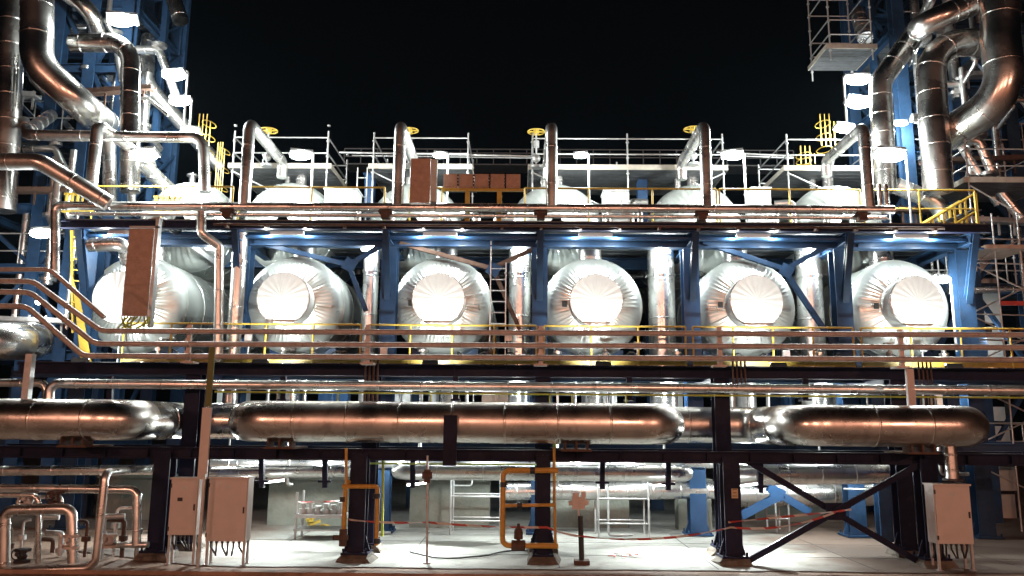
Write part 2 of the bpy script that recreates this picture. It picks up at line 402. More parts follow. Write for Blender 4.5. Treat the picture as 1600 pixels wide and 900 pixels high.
# ------------------------------------------------------------------ big expansion loop pipe
zc = Z(661, YP); yr = 18.98; rP = .41
def bigpipe(pxs, name, label, close_left=False, close_right=False):
    pass
loop = [(X(-150, 655, YP), YP, zc), (X(196, 655, YP), YP, zc), (X(238, 655, yr), yr, zc), (X(400, 655, yr), yr, zc), (X(376, 655, YP), YP, zc),
        (X(1046, 655, YP), YP, zc), (X(1033, 655, yr), yr, zc), (X(1262, 665, yr), yr, zc), (X(1244, 655, YP), YP, zc), (X(1530, 665, YP), YP, zc), (X(1505, 665, yr), yr, zc), (X(1480, 665, 22), 22, zc)]
loop[2] = (loop[1][0], yr, zc); loop[3] = (loop[4][0], yr, zc); loop[6] = (loop[5][0], yr, zc); loop[7] = (loop[8][0], yr, zc); loop[10] = (loop[9][0], yr, zc); loop[11] = (loop[9][0], 22, zc)
big = thing('insulated_pipe', 'huge horizontal silver clad pipe with expansion bends lying on the dark rack', 'pipe', (0, YP, zc))
b = MB(); b.tube(fillet(loop, .62, 10), rP, 44, seam=1.05, lip=.008); b.build('cladding', BIGM, big)
for px in (440, 900, 1435, 120):
    b = MB(); x = X(px, 690, YP); b.box2(x-.3, x+.3, YP-.2, YP+.9, zL+.121, zL+.16); b.box2(x-.02, x+.02, YP-.18, YP+.2, zL+.16, zc-rP*.86)
    for s in (-.22, .22): b.box2(x+s-.015, x+s+.015, YP-.2, YP+.2, zL+.16, zc-rP*.9)
    b.build('pipe_shoe', RUST, big)
b = MB(); x = X(1484, 700, YP); b.tube([(x, YP, zc-rP+.06), (x, YP, Z(742, YP))], .12, 18, seam=.3); b.build('drain_nozzle', CLAD, big)
b = MB(); b.cyl((x, YP, Z(742, YP)), (x, YP, Z(744, YP)-.02), .18, 18); b.build('flange', DARK, big)

# long small header below the middle deck
z2 = Z(605, YI-.5); y2 = YI-.65
pp = thing('header_pipe', 'long thin silver pipe hung under the middle deck above the huge pipe', 'pipe', (0, y2, z2))
b = MB(); b.tube(fillet([(X(77, 660, y2), y2, zc-.2), (X(77, 605, y2), y2, z2), (X(1760, 605, y2), y2, z2)], .2), .105, 20, seam=.95, lip=.005); b.build('cladding', CLAD, pp)
pp = thing('header_pipe', 'short silver riser with an elbow beside the bent end of the thin header', 'pipe', (0, y2+.3, z2))
b = MB(); b.tube(fillet([(X(60, 660, y2), y2+.3, zc-.2), (X(60, 600, y2), y2+.3, z2+.02), (X(-60, 605, y2), y2+.3, z2+.02)], .2), .09, 18, seam=.95, lip=.005); b.build('cladding', CLAD, pp)
b = MB(); b.tube([(X(330, 616, y2), y2+.2, Z(615, y2)), (X(1700, 616, y2), y2+.2, Z(615, y2))], .022, 8)
for px in (525, 672, 860, 895, 980): b.tube([(X(px, 616, y2), y2+.2, Z(615, y2)), (X(px, 616, y2), y2+.2, Z(640, y2))], .02, 8)
one(b, 'gas_line', LIME, 'thin lime yellow line running beneath the long thin silver header', 'pipe')

# ------------------------------------------------------------------ three brown rails (conduits) with posts, bending up at left
zr = [Z(518, YA), Z(537.5, YA), Z(556.5, YA)]
def cond(path, label, r=.060):
    t = thing('conduit_pipe', label, 'pipe', path[-1], 'brown pipes along the front of the middle deck')
    b = MB(); b.tube(fillet(path, .45), r, 14, seam=2.9, lip=.008, gore=False); b.build('pipe', DGALV, t)
    return t
endx = X(1660, 540, YA)
cond([P(-60, 438, YA), P(52, 440, YA), P(158, 517, YA), (endx, YA, zr[0])], 'brown pipe, topmost of the three long ones crossing before the tanks')
cond([P(-60, 455, YA), P(48, 457, YA), P(148, 537, YA), (endx, YA, zr[1])], 'brown pipe, middle of the three long ones crossing before the tanks')
cond([P(-60, 477, YA), P(42, 479, YA), P(130, 556, YA), (endx, YA, zr[2])], 'brown pipe, lowest of the three long ones crossing before the tanks')
cond([P(-60, 421, YA-.1), P(78, 421, YA-.1), P(163, 496, YA-.1)], 'short brown pipe above the others at far left, ending on the slope', .05)
for px, yt, lab in ((572, 508, 'second'), (845, 508, 'third'), (1127, 508, 'fourth'), (1413, 510, 'fifth'), (290, 510, 'first')):
    b = MB(); x = X(px, 560, YA); y = YA+.12
    b.box2(x-.045, x+.045, y-.04, y+.04, zU+.2, Z(yt, YA)); b.box2(x-.14, x+.14, y-.06, y+.25, zU+.16, zU+.2)
    for z in zr: b.box2(x-.06, x+.06, YA+.04, YA+.1, z-.075, z+.075)
    one(b, 'pipe_support', DGALV, 'galvanised post holding the three brown pipes, %s from the left' % lab, 'pipe support', 'posts holding the brown pipes')
# bundle of brown conduits dropping beside the rack columns
for px, l in ((572, 'bundle of brown conduits dropping along the second rack column'), (1420, 'bundle of brown conduits dropping along the right rack column'), (1135, 'bundle of conduits at the top of the column right of the middle')):
    b = MB(); 
    for k, dx in enumerate((-.12, -.03, .06, .15)):
        x = X(px+12, 600, YI)+dx; b.tube(fillet([(x, YI-.4, Z(560, YI)), (x, YI-.4, Z(632 if px != 1135 else 600, YI)), (x, YI+1, Z(636 if px != 1135 else 604, YI))], .08, 4), .022, 8)
    b.box((X(px+12, 603, YI)+.02, YI-.4, Z(603, YI)), (.42, .09, .05))
    one(b, 'conduit_bundle', RUST, l, 'conduits')

# ------------------------------------------------------------------ tank platform structure (plane B)
zD = Z(574, YB)              # middle deck
zT = Z(347, YC+.3)           # top deck
plat = thing('tank_platform', 'blue steel two storey platform structure holding both tiers of silver tanks', 'platform', (0, YB, 0))
bx = [X(380, 450, YB), X(605, 450, YB), X(843, 450, YB), X(1080, 450, YB), X(1318, 450, YB), X(1500, 450, YB)]
bx = [bx[2]-3*4.06, bx[2]-2*4.06+.08, bx[2]-4.06, bx[2], bx[2]+4.06, bx[2]+8.12-.02, X(1503, 450, YB)]
for i, x in enumerate(bx):
    for yy in (YB, 27.5, 33.5):
        if i in (0, 6) and yy > 30: continue
        column(plat, x, yy, .02, zT-.5, w=.42, d=.42, m=LBLUE if yy == YB and i in (4,) else BLUE, base=(yy == YB))
xL, xR = X(96, 350, YC+.4), X(1545, 350, YC+.4)
b = MB(); b.hsec((xL, YC+.4, zT-.1), (xR, YC+.4, zT-.1), .18, .2); b.build('edge_beam', DIMBLUE, plat)
for yy in (YB, 24.4, 27.5, 30.5, 33.5):
    b = MB(); b.hsec((xL+.5, yy, zT-.28), (X(1530, 360, YB), yy, zT-.28), .3, .36, t=.04); b.build('beam', BLUE, plat)
b = MB(); b.box2(xL+.3, X(1500, 360, YB), YB-.52, YB-.32, zT-.33, zT-.27); b.build('cable_tray', LBLUE, plat)
for i, x in enumerate(bx):
    b = MB(); b.hsec((x, YC+.5, zT-.3), (x, 33, zT-.3), .22, .3); b.build('cross_beam', BLUE, plat)
    b = MB(); b.hsec((x, YC+.45, zT-.2), (x, YB-.22, zT-1.95), .17, .15, t=.02); b.build('knee_brace', BLUE, plat)
b = MB()
for k in range(26):  # grating bars with gaps
    y0 = YC+.32+k*.55; b.box2(xL+.1, xR-.1, y0, y0+.5, zT, zT+.035)
b.build('top_deck', GRATE, plat)
b = MB(); b.box2(X(60, 574, YB), X(1680, 574, YB), YB-.9, 36, zD-.04, zD); b.build('middle_deck', GRATE, plat)
for yy in (YB-.85, YB+.1, 25, 29, 34):
    b = MB(); b.hsec((X(60, 574, YB), yy, zD-.17), (X(1680, 574, YB), yy, zD-.17), .2, .24); b.build('deck_beam', BLUE, plat)
for yy, py in ((20.4, 694), (23.5, 690)):
    b = MB(); zz = Z(py, yy); b.hsec((X(330, 690, yy), yy, zz), (X(1600, 690, yy), yy, zz), .24, .22); b.build('lower_beam', LBLUE, plat)
# K bracing between columns
def brace(pts, m=BLUE, w=.12):
    for (a, c) in pts:
        b = MB(); b.hsec(P(*a, YB-.02), P(*c, YB-.02), w, w, side=(0, 1, 0), t=.02); b.build('brace', m, plat)
brace([((398, 378), (545, 414)), ((549, 412), (598, 382)), ((546, 418), (572, 486))])
brace([((625, 380), (770, 420)), ((772, 418), (835, 388)), ((772, 424), (812, 515))], RUST, .11)
brace([((1098, 378), (1228, 422)), ((1228, 420), (1290, 386)), ((1229, 428), (1308, 545))], BLUE, .13)
brace([((1340, 385), (1440, 375))])
for px, py in ((546, 414), (771, 421), (1229, 423)):
    b = MB(); b.box(P(px, py, YB-.1), (.34, .02, .34), ry=.5); b.build('gusset_plate', BLUE, plat)
# lower blue brace at right
brace([((1158, 806), (1222, 772)), ((1200, 762), (1264, 800))], LBLUE, .19)
b = MB(); b.box(P(1215, 771, YB-.1), (.34, .04, .3), ry=.5); b.build('gusset_plate', LBLUE, plat)

# ------------------------------------------------------------------ handrails
def handrail(pts, h, label, m=YEL, step=1.35, toe=True, r=.026, name='handrail', round_end=False):
    t = thing(name, label, 'handrail', pts[0])
    pts = [Vector(p) for p in pts]; upv = Vector((0, 0, 1))
    for f, nm in ((1, 'top_rail'), (.52, 'mid_rail')):
        b = MB(); b.tube([p+upv*h*f for p in pts], r if f == 1 else r*.8, 8); b.build(nm, m, t)
    if toe:
        b = MB()
        for a, c in zip(pts, pts[1:]): b.bar(a+upv*.08, c+upv*.08, .012, .13)
        b.build('toe_board', m, t)
    for a, c in zip(pts, pts[1:]):
        L = (c-a).length; n = max(1, round(L/step))
        for k in range(n+(c == pts[-1])):
            p = a+(c-a)*k/n
            b = MB(); b.tube([p, p+upv*h], r, 8); b.build('post', m, t)
    return t
yh = YB-.85
segs = [(-.02, 560), (575, 838), (852, 1068), (1082, 1330), (1345, 1640)]
nm = ['behind the brown pipes at the left end', 'between the second and third rack columns', 'in front of the middle right tank', 'in front of the fifth tank', 'along the right end of the middle deck']
for (a, c), l in zip([(190, 562), (574, 838), (850, 1072), (1084, 1335), (1348, 1660)], nm):
    handrail([(X(a, 560, yh), yh, zD+.001), (X(c, 560, yh), yh, zD+.001)], Z(509, yh)-zD, 'yellow handrail on the middle deck '+l, step=1.15)
yh2 = YC+.95
for (a, c), l in zip([(143, 362), (372, 600), (640, 690), (820, 1120), (1125, 1345), (1350, 1525)], ['left of the first tall loop pipe', 'between the first two tall loop pipes', 'beside the upright brown panel', 'right of the brown tray boxes', 'before the upper tank on the right', 'at the right end beside the stairs']):
    handrail([(X(a, 330, yh2), yh2, zT+.036), (X(c, 330, yh2), yh2, zT+.036)], Z(296, yh2)-zT, 'yellow handrail on the top deck '+l, step=1.6, toe=False)
# stair rail at right end of top deck
t = thing('stair', 'short steel stair with sloping yellow rails at the right end of the top deck', 'stair', P(1440, 350, 22))
for dy in (0, .8):
    b = MB(); a = P(1440, 352, 21.4); c = P(1524, 302, 21.4); a.y += dy; c.y += dy
    for dz in (0, -.5): b.tube([a+Vector((0, 0, dz)), c+Vector((0, 0, dz))], .035, 8)
    for k in range(6):
        q = a+(c-a)*k/5; b.bar(q, Vector((q.x, q.y, zT+.05)), .05, .05)
    b.build('stair_rail', YEL, t)
b = MB()
for k in range(6):
    q = a+(c-a)*k/5; b.box((q.x, q.y-.4, zT+.1+k*.12), (.26, .8, .03))
b.build('tread', GRATE, t)

# small equipment on the middle deck
NUM = ['first', 'second', 'third', 'fourth', 'fifth', 'sixth', 'seventh', 'eighth', 'ninth', 'tenth', 'eleventh', 'twelfth', 'thirteenth', 'fourteenth', 'fifteenth', 'sixteenth', 'seventeenth', 'eighteenth', 'nineteenth', 'twentieth', 'twenty-first', 'twenty-second', 'twenty-third', 'twenty-fourth', 'twenty-fifth', 'twenty-sixth']
rng = random.Random(5)
for i in range(26):
    px = 180+i*52+rng.uniform(-16, 16); yy = rng.uniform(20.6, 21.0); x = X(px, 560, yy); hh = rng.uniform(.35, .95)
    kind = i % 4; b = MB(); z = zD+.001
    if kind == 0:
        b.tube([(x, yy, z), (x, yy, z+hh)], .025, 8); b.box((x, yy-.03, z+hh), (.18, .1, .2)); b.cyl((x, yy-.1, z+hh+.03), (x, yy-.05, z+hh+.03), .06, 12); b.box((x, yy, z+.01), (.14, .14, .02)); nm_, lb, ct, mt = 'instrument_stand', 'small instrument on a stand on the middle deck', 'instrument', GALV
    elif kind == 1:
        b.tube(fillet([(x, yy, z), (x, yy, z+hh*.7), (x, yy+.9, z+hh*.7+.1)], .12, 5), .06, 12, seam=.3); b.cyl((x, yy, z+.18), (x, yy, z+.24), .12, 12); b.cyl((x, yy, z+.34), (x, yy, z+.4), .12, 12); nm_, lb, ct, mt = 'drain_pipe', 'short silver drain pipe with flanges on the middle deck', 'pipe', CLAD
    elif kind == 2:
        pts = [(x+.12*k, yy-.05+.05*math.sin(k*1.7), z+.25+.12*math.cos(k*1.1)) for k in range(14)]; b.tube(fillet(pts, .04, 2), .018, 6); b.tube([(x, yy, z), (x, yy, z+.36)], .018, 6); b.tube([(pts[-1][0], yy, z), (pts[-1][0], yy, z+.3)], .018, 6); nm_, lb, ct, mt = 'cable', 'black cable looping over the middle deck', 'cable', BLACK
    else:
        b.tube([(x, yy, z), (x, yy, z+hh*.8)], .03, 8); b.ball((x, yy, z+hh*.45), .09, n=6); b.tube([(x+.13*math.cos(a), yy+.13*math.sin(a), z+hh*.8) for a in [2*math.pi*k/16 for k in range(17)]], .014, 6); b.bar((x-.13, yy, z+hh*.8), (x+.13, yy, z+hh*.8), .02, .02); b.bar((x, yy-.13, z+hh*.8), (x, yy+.13, z+hh*.8), .02, .02); nm_, lb, ct, mt = 'valve', 'small valve with a ring handwheel on the middle deck', 'valve', RUST
    one(b, nm_, mt, lb+', '+NUM[i]+' item from the left', ct, 'small equipment on the middle deck')
# thin service pipes and conduits
rng = random.Random(9)
for i in range(12):
    px = 360+i*100+rng.uniform(-25, 25); yy = rng.uniform(19.4, 21.2); x = X(px, 700, yy); b = MB()
    z1 = Z(rng.choice((600, 640)), yy); z0 = Z(rng.choice((735, 760, 835)), yy)
    b.tube(fillet([(x, yy, z1), (x, yy, z0), (x+rng.uniform(-.8, .8), yy+.1, z0-.001)], .07, 4), rng.choice((.02, .028, .04)), 10); b.cyl((x, yy, (z0+z1)/2), (x, yy, (z0+z1)/2+.07), .055, 10)
    one(b, 'service_pipe', [GALV, CLAD, GALV, GALV][i % 4], 'thin upright service pipe behind the huge pipe and rack, %s from the left' % NUM[i], 'pipe', 'thin service pipes under the platform')
# ------------------------------------------------------------------ silver tanks
def tank_shell(b, c, Rr, L, hd=.55, ng=60, rin=.42, g0=.50, g1=.86, seam=1.2, amp=.034):
    # axis along +Y from c (front tangent line); gored front head, plain back head
    cx, cy, cz = c; seg = ng*3; prof = []
    for k in range(15):
        f = rin+(1-rin)*k/14
        prof.append((f*Rr, -hd*math.sqrt(max(0, 1-f*f))**1.0, 1 if g0 <= f <= g1 else 0))
    y = .05; prof.append((Rr, .02, 0))
    while y < L:
        b._sweep([(Vector((cx, cy+y, cz)), Rr), (Vector((cx, cy+y+.003, cz)), Rr+.012), (Vector((cx, cy+y+.06, cz)), Rr+.012), (Vector((cx, cy+y+.063, cz)), Rr)], 64, False); prof += [(Rr, y, 0)]; y += seam
    prof += [(Rr, L, 0), (Rr*.9, L+.3, 0), (Rr*.5, L+.5, 0), (.02, L+.55, 0)]
    vs = []; rg = random.Random(int(cx*97)); ga = [rg.uniform(.35, 1.6) for _ in range(ng)]; gj = [rg.uniform(-.35, .35) for _ in range(ng)]
    for (r_, y_, gg) in prof:
        for k in range(seg):
            a = 2*math.pi*(k+(gj[k//3] if k % 3 == 0 else 0))/seg; ph = (k % 3)/3.; d = amp*ph*gg*ga[k//3]
            vs.append((cx+r_*math.cos(a), cy+y_-d, cz+r_*math.sin(a)))
    fs = [(i*seg+k, i*seg+(k+1) % seg, (i+1)*seg+(k+1) % seg, (i+1)*seg+k) for i in range(len(prof)-1) for k in range(seg)]
    b.add(vs, fs, True)
Rl = 1.36
zt_c = Z(480, 21.9)
def make_tank(x, lab, yfront=21.75):
    t = thing('storage_tank', lab, 'tank', (x, yfront, zD), 'lower row of horizontal silver tanks')
    b = MB(); tank_shell(b, (x, yfront, zt_c), Rl, 9.5); b.build('shell', TANKM, t)
    rc = Rl*.50; yb = yfront-.30; yf = yfront-1.12
    b = MB(); b.tube([(x, yb, zt_c+.02), (x, yf+.02, zt_c+.02)], rc, 48, caps=False)
    # shallow folded cone face with radial creases
    n = 20; vs = [(x, yf-.10, zt_c+.02)]
    for k in range(n*2):
        a = math.pi*k/n; vs.append((x+rc*math.cos(a), yf+(.014 if k % 2 else -.0), zt_c+.02+rc*math.sin(a)))
    b.add(vs, [(0, k+1, (k+1) % (2*n)+1) for k in range(2*n)])
    cv = b.build('end_cover', COVER, t)
    b = MB(); b.tube([(x+rc*1.012*math.cos(a), yf+.05, zt_c+.02+rc*1.012*math.sin(a)) for a in [2*math.pi*k/40 for k in range(41)]], .016, 6); b.build('rim_band', CLAD, cv)
    b = MB(); b.box((x-rc-.12, yfront-.52, zt_c), (.13, .03, .16)); b.build('nameplate', BLACK, t)
    for dy in (1.2, 6.5):
        b = MB(); b.box((x, yfront+dy, (zD+zt_c-Rl*.8)/2), (1.9, .3, zt_c-Rl*.8-zD)); b.build('saddle', LBLUE, t)
    b = MB(); xs_ = x; b.tube([(xs_, yfront+.75, zt_c+Rl-.08), (xs_, yfront+.75, zT-.14)], .33, 26, seam=.32); b.build('nozzle', CLAD, t)
    b = MB(); b.tube([(x, yfront+.6, zD-.25), (x, yfront+.6, zt_c-Rl+.1)], .18, 18); b.build('drain_nozzle', CLAD, t)
    return t
tx = [X(460, 480, 21.75), X(691, 480, 21.75), X(926, 480, 21.75), X(1164, 480, 21.75), X(1402, 480, 21.75)]
p = 4.06
t0 = make_tank(tx[0], 'silver tank end facing front, in the lower row directly right of the paired risers')
labs = ['leftmost silver tank of the lower row, half hidden by the brown upright panel', None, 'silver tank end of the lower row directly left of the steel ladder', 'silver tank end of the lower row just right of the middle blue column',
        'silver tank end of the lower row behind the dark blue diagonal brace', 'rightmost silver tank of the lower row with a floodlight against its face']
for x, l in [(X(215, 480, 21.75), labs[0])]+list(zip(tx[1:], labs[2:])):
    make_tank(x, l)

# upper row
Ru = 1.40; yu = 23.7; zu_c = Z(288, yu)-Ru
def make_upper(x, lab):
    t = thing('storage_tank', lab, 'tank', (x, yu, zT), 'upper row of horizontal silver tanks')
    b = MB(); tank_shell(b, (x, yu, zu_c), Ru, 8.5, hd=.8, ng=36, rin=.12, g0=.4, g1=.97, amp=.055); b.build('shell', TANKM, t)
    b = MB(); b.tube([(x+.1, yu+.6, zu_c+Ru-.05), (x+.1, yu+.6, zu_c+Ru+.55)], .17, 20, seam=.25); b.build('nozzle', CLAD, t)
    b = MB(); b.tube([(x-.35, yu+.7, zu_c+Ru-.05), (x-.35, yu+.7, zu_c+Ru+.42)], .10, 16); b.cyl((x-.35, yu+.7, zu_c+Ru+.42), (x-.35, yu+.7, zu_c+Ru+.48), .17, 16); b.build('nozzle', CLAD, t)
    for dy in (1.0, 6.0):
        b = MB(); b.box((x, yu+dy, (zT+zu_c-.2)/2), (2.5, .3, max(.1, zu_c-.2-zT))); b.build('saddle', BLUE, t)
    return t
ux = [455, 650, 868, 1085, 1303]
t0 = make_upper(X(ux[0], 320, yu), 'upper tank under scaffold boards, right of the first tall loop pipe')
for px, l in zip(ux[1:]+[300], ['upper tank dome behind the brown upright panel', 'upper tank dome behind the middle loop pipe', 'upper tank dome left of the loop pipe with a yellow handwheel', 'rightmost upper tank dome under a sloping board deck', 'leftmost upper tank, small dome behind the left loop pipes']):
    make_upper(X(px, 320, yu), l)

# ------------------------------------------------------------------ header pipes at the top deck and tall loops
zh = Z(325, YC)
h = thing('header_pipe', 'long silver header pipe along the top deck edge, turning down at its left end', 'pipe', (0, YC, zh))
b = MB(); b.tube(fillet([P(86, 428, YC), (X(86, 325, YC), YC, zh), (X(1396, 325, YC), YC, zh)], .16), .115, 22, seam=1.2, lip=.006); b.build('cladding', CLAD, h)
for px in (355, 602, 845, 1097, 1347):
    b = MB(); x = X(px, 340, YC); b.box2(x-.10, x+.10, YC-.1, YC+.16, zT+.0, zh-.115); b.box2(x-.17, x+.17, YC-.13, YC+.2, zh-.15, zh-.11); b.build('pipe_shoe', RUST, h)
h = thing('header_pipe', 'thinner silver pipe right under the long top deck header', 'pipe', (0, YC, zh))
z3 = Z(341, YC+.25)
b = MB(); b.tube([(X(100, 341, YC), YC+.25, z3+.06), (X(1392, 341, YC), YC+.25, z3+.06)], .055, 14, seam=1.6, lip=.005); b.build('cladding', CLAD, h)
b = MB(); b.tube([(X(330, 352, YC), YC+.15, zT-.14), (X(1480, 352, YC), YC+.15, zT-.14)], .035, 8)
for px in range(350, 1480, 62): b.box((X(px, 352, YC), YC+.2, zT-.17), (.07, .2, .09))
one(b, 'conduit_pipe', RUST, 'thin rusty conduit clipped beneath the edge of the top deck', 'conduit')
LP = [(142, 196, 23.2), (383, 194, 23.0), (622, 196, 23.0), (862, 196, 23.0), (1104, 194, 23.0), (1356, 196, 22.6)]
ll = ['leftmost tall silver loop pipe rising from the top header', 'tall silver loop pipe beside the leftmost lit scaffold', 'tall silver loop pipe directly left of the brown upright panel', 'tall silver loop pipe at the middle of the top deck', 'tall silver loop pipe with a yellow handwheel behind it', 'rightmost tall silver loop pipe beside the copper coloured stubs']
for (px, py, yb), l in zip(LP, ll):
    x = X(px, 300, YC); zt = Z(py, YC); t = thing('loop_pipe', l, 'pipe', (x, YC, zh), 'tall loop pipes on the top deck')
    b = MB(); b.tube(fillet([(x, YC, zh+.05), (x, YC, zt), (x, yb, zt-.05), (x, yb, zu_c+Ru-.05)], .22, 8), .15, 24, seam=1.0, lip=.006); b.build('cladding', CLAD, t)
for k, px in enumerate((1374, 1384)):
    b = MB(); x = X(px, 300, YC+.2); b.tube([(x, YC+.2, zh), (x, YC+.2, Z(282, YC))], .06, 14, seam=.3)
    one(b, 'pipe_stub', CLAD, 'short copper coloured pipe stub right of the rightmost loop pipe, %s one' % ('left', 'right')[k], 'pipe')

# handwheel valves
for px, py, l in ((420, 204, 'leftmost'), (640, 204, 'second'), (1082, 202, 'rightmost'), (838, 206, 'third')):
    c = P(px, py, 23.3); t = thing('valve', 'valve with yellow handwheel standing on an upper tank, %s of four' % l, 'valve', c, 'handwheel valves above the upper tanks')
    b = MB(); b.tube([c+Vector((.26*math.cos(a), .26*math.sin(a), 0)) for a in [2*math.pi*k/24 for k in range(25)]], .02, 8)
    for k in range(4): b.bar(c, c+Vector((.26*math.cos(k*math.pi/2), .26*math.sin(k*math.pi/2), 0)), .04, .04)
    b.cyl(c-Vector((0, 0, .06)), c+Vector((0, 0, .06)), .09, 12); b.build('handwheel', YEL, t)
    b = MB(); b.tube([c, c-Vector((0, 0, 1.1))], .025, 8); b.ball(c-Vector((0, 0, .85)), .13, n=6); b.cyl(c-Vector((0, 0, 1.15)), c-Vector((0, 0, 1.08)), .17, 14); b.cyl(c-Vector((0, 0, .5)), c-Vector((0, 0, .3)), .09, 10); b.build('bonnet', GALV, t)

# vertical silver columns between lower tanks
vc = [(578, .22, 22.2, 'slim silver riser left of the second blue column'), (812, .31, 22.4, 'silver vertical pipe between the ladder and the middle blue column'), (1034, .38, 22.6, 'wide silver vertical pipe right of the middle right tank'),
      (1266, .36, 22.6, 'wide silver vertical pipe left of the rightmost tank'), (369, .19, 20.9, 'right one of the slim paired silver risers'), (1310, .2, 24, 'slim dim riser behind the blue column near the rightmost tank')]
for px, r_, yy, l in vc:
    b = MB(); x = X(px, 480, yy); b.tube([(x, yy, zD-1.4), (x, yy, zT-.2)], r_, 30, seam=1.1, lip=.006); b.tube([(x, yy, zT-1.0), (x, yy, zT-.94)], r_+.03, 30)
    one(b, 'riser_pipe', CLAD, l, 'pipe', 'vertical silver pipes between the tanks')
b = MB(); b.tube(fillet([(X(317, 345, YC+.2), YC+.1, zh-.1), (X(317, 368, YC+.2), YC+.1, Z(366, YC)), P(343, 385, YC+.4), (X(341, 560, YC+.4), YC+.4, zD+.02)], .15), .12, 20, seam=.9, lip=.006)
one(b, 'riser_pipe', CLAD, 'left one of the slim paired silver risers, with a double bend at its top', 'pipe', 'vertical silver pipes between the tanks')

# ladder
t = thing('ladder', 'vertical galvanised ladder between the third and fourth lower tanks', 'ladder', P(778, 570, 21.2))
a0 = X(766, 480, 21.2); a1 = X(790, 480, 21.2)
for a in (a0, a1):
    b = MB(); b.bar((a, 21.2, zD+.02), (a, 21.2, zT-.3 if a == a0 else zT-.9), .03, .06); b.build('stile', GALV, t)
zz = zD+.25
while zz < zT-.9:
    b = MB(); b.tube([(a0, 21.2, zz), (a1, 21.2, zz)], .016, 8); b.build('rung', GALV, t); zz += .3

# ------------------------------------------------------------------ scaffolds
def scaffold(x0, x1, y0, y1, z0, zp, ztop, label, n=1, boards=True, rails=(.5, 1.0), diag=True, xb=0, group='scaffold towers over the upper tanks'):
    t = thing('scaffold', label, 'scaffold', ((x0+x1)/2, y0, z0), group)
    xs = [x0+(x1-x0)*k/n for k in range(n+1)]
    for x in xs:
        for y in (y0, y1):
            b = MB(); b.tube([(x+(xb if y == y1 else 0), y, z0), (x+(xb if y == y1 else 0), y, ztop+.12)], .026, 8)
            for k in range(int((ztop-z0)/.5)+1): b.cyl((x+(xb if y == y1 else 0), y, z0+.3+k*.5), (x+(xb if y == y1 else 0), y, z0+.34+k*.5), .05, 8)
            b.build('standard', GALV, t)
    for dz in rails:
        for y in (y0, y1):
            b = MB(); b.tube([(x0+(xb if y == y1 else 0), y, zp+dz), (x1+(xb if y == y1 else 0), y, zp+dz)], .022, 8); b.build('guard_rail', GALV, t)
        for x in (x0, x1):
            b = MB(); b.tube([(x, y0, zp+dz), (x+xb, y1, zp+dz)], .022, 8); b.build('guard_rail', GALV, t)
    if boards:
        b = MB(); nb = 9
        for k in range(nb):
            ya = y0+(y1-y0)*k/nb; b.box2(x0-.12, x1+.12+xb*0, ya+.01, ya+(y1-y0)/nb-.012, zp, zp+.05)
        b.build('deck_board', GRATE, t)
        b = MB(); b.box2(x0-.14, x1+.14, y0-.05, y0-.01, zp+.0, zp+.16); b.build('toe_board', PLANK, t)
        b = MB(); b.box2(x0-.14, x0-.11, y0, y1, zp, zp+.15); b.build('toe_board', PLANK, t)
        b = MB(); b.box2(x1+.11, x1+.14, y0, y1, zp, zp+.15); b.build('toe_board', PLANK, t)
    if diag:
        for k in range(n):
            b = MB(); b.tube([(xs[k], y0-.05, zp-.1), (xs[k+1], y0-.05, zp-1.55)] if k % 2 == 0 else [(xs[k], y0-.05, zp-1.5), (xs[k+1], y0-.05, zp-.1)], .024, 8); b.build('brace', GALV, t)
    return t
ys0 = 23.5; zp = Z(265, ys0)
xs = lambda px, Y=ys0: X(px, 260, Y)
scaffold(xs(364), xs(511), ys0, 26.2, zT+.04, zp, Z(212, ys0), 'scaffold with boards, leftmost above the upper tanks')
scaffold(xs(583), xs(731), ys0, 26.0, zT+.04, zp, Z(214, ys0), 'scaffold with boards above the brown upright panel')
scaffold(xs(832), xs(1130), ys0, 26.2, zT+.04, zp, Z(214, ys0), 'widest scaffold, two bays, at the middle of the top deck', n=2)
scaffold(xs(1231), xs(1385), ys0, 26.4, zT+.04, zp, Z(214, ys0), 'scaffold with boards, rightmost above the upper tanks')
for a, c, l in ((530, 835, 'long scaffold tube bridging the two left scaffolds'), (1120, 1240, 'scaffold tube joining the two right scaffolds')):
    b = MB(); b.tube([P(a, 238, ys0+.3), P(c, 244, ys0+.3)], .03, 8); b.tube([P(a+20, 243, ys0+2.6), P(c, 247, ys0+2.6)], .025, 8)
    one(b, 'scaffold_tube', GALV, l, 'tube')
# netting-like far walkway
b = MB(); xa, xb_ = X(538, 240, 30), X(1240, 240, 30)
b.box2(xa, xb_, 30, 31, Z(258, 30), Z(256, 30))
for k in range(28):
    x = xa+(xb_-xa)*k/27; b.box2(x-.02, x+.02, 30, 30.04, Z(258, 30), Z(234, 30))
for py in (234, 240, 246): b.box2(xa, xb_, 30, 30.04, Z(py, 30), Z(py, 30)+.04)
one(b, 'walkway', DARK, 'dark distant walkway with railings crossing behind all the scaffolds', 'walkway')
